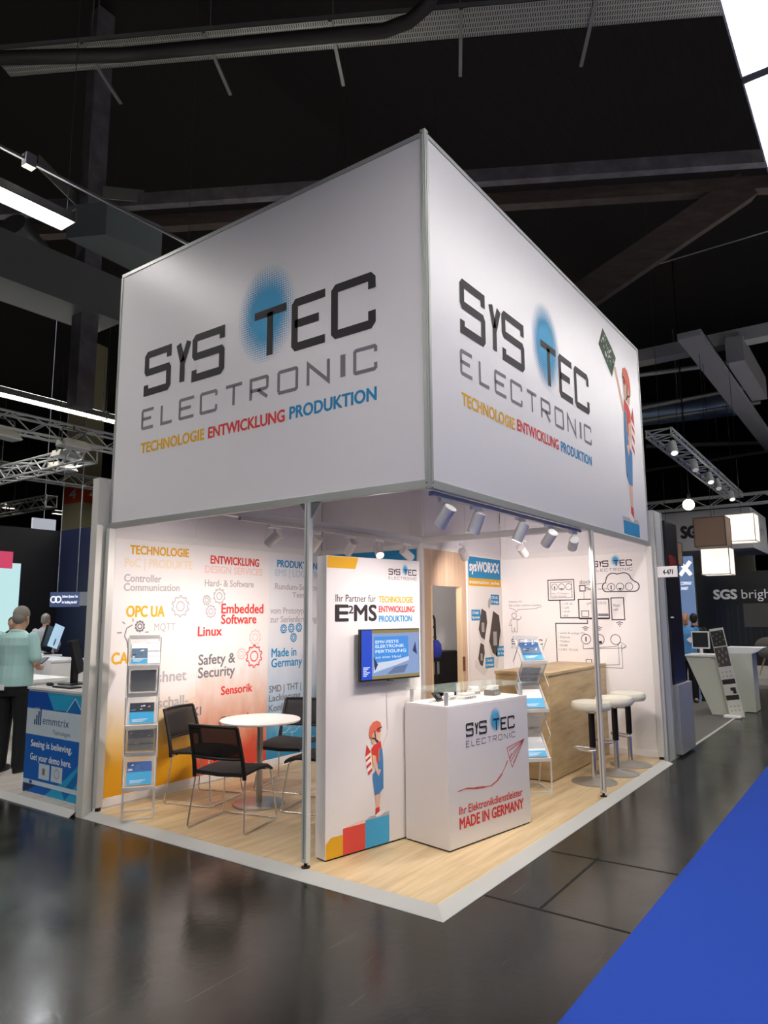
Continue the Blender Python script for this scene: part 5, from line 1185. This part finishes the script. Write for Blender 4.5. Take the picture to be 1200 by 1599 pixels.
def person(label, loc, facing, H=1.76, shirt='8fc4c6', trousers='15151a', hair='grey', arms=None, lean=0.0, headdown=0.0, headturn=0.0, sleeves='short', fine=.009, extras=None):
    """faces local -y; arms = ((elbow, wrist), (elbow, wrist)) for the right (-x) and left (+x) side in metres for a 1.76 m body"""
    t = thing('person', label, 'person', loc, facing + PI / 2)
    k = H / 1.76
    S = lambda v: Vector((v[0] * k, v[1] * k, v[2] * k))
    LN = lambda z: -lean * max(0, (z - .95)) ** 1.1
    arms = arms or (((-.25, .02, 1.15), (-.27, -.05, .88)), ((.25, .02, 1.15), (.27, -.05, .88)))
    sh = [(-.185, .01 + LN(1.43), 1.43 - abs(lean) * .1), (.185, .01 + LN(1.43), 1.43 - abs(lean) * .1)]
    hd = Vector((0, LN(1.62) - .01 - .06 * headdown, 1.635 - .02 * headdown - abs(lean) * .14))
    b = MB()
    def P_(lst): return [S(v) for v in lst]
    rings(b, [(z * k, rx * k, ry * k, (cy + LN(z)) * k) for z, rx, ry, cy in ((.88, .15, .11, .01), (.97, .17, .125, .01), (1.08, .158, .115, 0), (1.2, .165, .118, 0), (1.32, .185, .125, .005), (1.42, .17, .105, .012), (1.48, .09, .07, .015))])
    limb(b, P_([(0, .012 + LN(1.46), 1.45), (hd.x, hd.y + .02, hd.z - .07)]), [.062 * k, .056 * k])
    # head: cranium, face, jaw, nose, ears
    ct, st = math.cos(headturn), math.sin(headturn)
    def hp(x, y, z):
        y2 = y * math.cos(headdown * .6) + z * math.sin(headdown * .6) * -1; z2 = z * math.cos(headdown * .6) + y * math.sin(headdown * .6)
        return S((hd.x + x * ct - y2 * st, hd.y + x * st + y2 * ct, hd.z + z2))
    b.ell(hp(0, .015, .035), .077 * k, .092 * k, .095 * k, 18, 12); b.ell(hp(0, -.03, -.02), .064 * k, .066 * k, .085 * k, 16, 10); b.ell(hp(0, -.055, -.085), .036 * k, .034 * k, .03 * k, 12, 8)
    limb(b, [hp(0, -.092, .02), hp(0, -.112, -.022)], [.009 * k, .014 * k], 8)
    for sx in (-1, 1): b.ell(hp(sx * .078, .012, -.005), .011 * k, .02 * k, .032 * k, 10, 7)
    b.ell(hp(0, -.085, -.055), .024 * k, .014 * k, .009 * k, 10, 6)
    for i, (el, wr_) in enumerate(arms):
        limb(b, P_([sh[i], el, wr_]), [.042 * k, .040 * k, .028 * k])
        d = (S(wr_) - S(el)).normalized(); sx = 1 if i == 0 else -1
        inw = Vector((sx, 0, 0)); inw = (inw - d * inw.dot(d)).normalized(); up = inw.cross(d) * sx; up = up if up.z > 0 or abs(d.z) > .8 else -up
        if abs(d.z) > .8: inw, up = Vector((0, -1, 0)), Vector((sx, 0, 0))
        hand(b, S(wr_), d, inw, up)
    for sx in (-1, 1):
        limb(b, P_([(sx * .09, .01, .90), (sx * .10, -.005, .50), (sx * .105, .025, .09)]), [.085 * k, .056 * k, .042 * k])
        limb(b, P_([(sx * .105, .03, .06), (sx * .115, -.10, .035)]), [.04 * k, .034 * k])
    remesh(b.build('body', M('skin_tan', 'b98a70', .55) if hair != 'grey' else skin_a, t, smooth=True), fine)
    # shirt
    c = MB(); g = .016
    rings(c, [(z * k, rx * k, ry * k, (cy + LN(z)) * k) for z, rx, ry, cy in ((.90, .195, .15, .008), (1.0, .192, .15, .005), (1.12, .182, .14, -.005), (1.24, .186, .14, -.005), (1.34, .20, .142, .003), (1.42, .185, .12, .012), (1.47, .11, .085, .014), (1.495, .078, .076, .012))])
    for i, (el, wr_) in enumerate(arms):
        s_, e_, w_ = S(sh[i]), S(el), S(wr_)
        if sleeves == 'short': limb(c, [s_.lerp(e_, .02), s_.lerp(e_, .8)], [.061 * k, .062 * k])
        else: limb(c, [s_ + Vector((0, 0, -.012)), e_, e_.lerp(w_, .92)], [.062 * k, .054 * k, .042 * k])
    remesh(c.build('shirt', M('cloth_' + shirt, shirt, .8, bump=.15, bscale=90), t, smooth=True), fine, 3)
    cl_ = MB(); cl_.sm = True
    cl_.tube([S((.072 * math.cos(a), .014 + LN(1.49) + .07 * math.sin(a), 1.485 + .012 * math.sin(a))) for a in [2 * PI * q / 16 for q in range(16)]], .013 * k, 8, True); cl_.build('collar', M('cloth_' + shirt, shirt, .8), t)
    # trousers
    d_ = MB()
    rings(d_, [(z * k, rx * k, ry * k, cy * k) for z, rx, ry, cy in ((.80, .175, .13, .01), (.9, .182, .14, .012), (.965, .178, .138, .01))])
    for sx in (-1, 1): limb(d_, P_([(sx * .09, .012, .84), (sx * .10, 0, .50), (sx * .106, .022, .07)]), [.102 * k, .078 * k, .066 * k])
    remesh(d_.build('trousers', M('cloth_' + trousers, trousers, .85), t, smooth=True), fine, 3)
    for sx in (-1, 1):
        e = MB(); e.sm = True
        rings(e, [(0, .046 * k, .13 * k, -.035 * k, sx * .11 * k), (.022 * k, .05 * k, .137 * k, -.035 * k, sx * .11 * k), (.05 * k, .046 * k, .12 * k, -.025 * k, sx * .11 * k), (.08 * k, .036 * k, .06 * k, .025 * k, sx * .108 * k)], 16); e.build('shoe', shoe_m, t)
    if hair in ('grey', 'dark'):
        h = MB(); h.ell(hp(0, .025, .045), .084 * k, .096 * k, .094 * k, 18, 12); h.ell(hp(0, .055, -.01), .07 * k, .06 * k, .07 * k, 14, 9)
        remesh(h.build('hair', hair_grey if hair == 'grey' else hair_dark, t, smooth=True), fine, 3)
    ey = MB()
    for sx in (-1, 1): ey.ell(hp(sx * .03, -.083, .018), .011 * k, .008 * k, .006 * k, 8, 6)
    ey.build('eyes', M('eye_dark', '2a1f1a', .3), t, smooth=True)
    return t, S
m1, S1 = person('grey haired man in a mint shirt and black trousers looking at a phone', (.36, 5.72, 0), .50, 1.80, 'b4dedc', '131318', 'grey', (((-.25, .03, 1.14), (-.13, -.20, 1.08)), ((.25, .03, 1.14), (.11, -.21, 1.09))), 0.0, .5, 0, 'short', .007)
MB().box((.02, .155, .885), (.14, .162, .945)).build('pocket_card', WHT, m1, .002)
ph = thing('smartphone', 'dark smartphone held by the man in the mint shirt', 'phone', (.70, 5.79, 1.175), .50); MB().obox((0, 0, 0), (1, 0, .45), (0, 1, 0), (-.45, 0, 1), .075, .037, .005).build('casing', black_pl, ph, .002); MB().obox((-.002, 0, .006), (1, 0, .45), (0, 1, 0), (-.45, 0, 1), .07, .034, .001).build('screen', M('phone_screen', '2b3642', .5, emit=.2), ph)
person('man in a white shirt standing at the dark wall with his back turned', (3.62, 11.1, 0), .75, 1.74, 'b9b9c4', '1b1c22', 'grey', (((-.25, -.02, 1.16), (-.16, -.22, 1.05)), ((.25, -.02, 1.16), (.16, -.22, 1.05))), 0, .15, -.3, 'long', .014)
person('man in a white shirt leaning over the far white counter with one arm out', (1.85, 10.6, 0), -.25, 1.56, 'c2c2c8', '1b1c22', 'grey', (((-.27, -.2, 1.22), (-.24, -.48, 1.06)), ((.25, .02, 1.15), (.26, -.1, .92))), .35, .3, 0, 'long', .014)
person('person half hidden between the two men in white shirts', (3.2, 11.55, 0), -2.2, 1.68, '23242c', '1b1c22', 'dark', None, 0, 0, 0, 'long', .014)
bm_, _ = person('bald man in a blue polo shirt behind the info counter', (11.146,1.040,-0.039), PI + .22, 1.72, '4f8fcb', '16181f', 'bald', (((-.25, .02, 1.15), (-.24, -.12, .92)), ((.25, .02, 1.15), (.24, -.12, .92))), 0, 0, 0, 'short', .01)
MB().obox((.07, -.160, 1.2), (1, 0, 1), (-1, 0, 1), (0, 1, 0), .045, .045, .003).build('badge', WHT, bm_)
person('dark haired person in dark clothes behind the bald man', (12.135,1.094,-0.039), .3, 1.70, '15161c', '101116', 'dark', None, 0, 0, 0, 'long', .014)
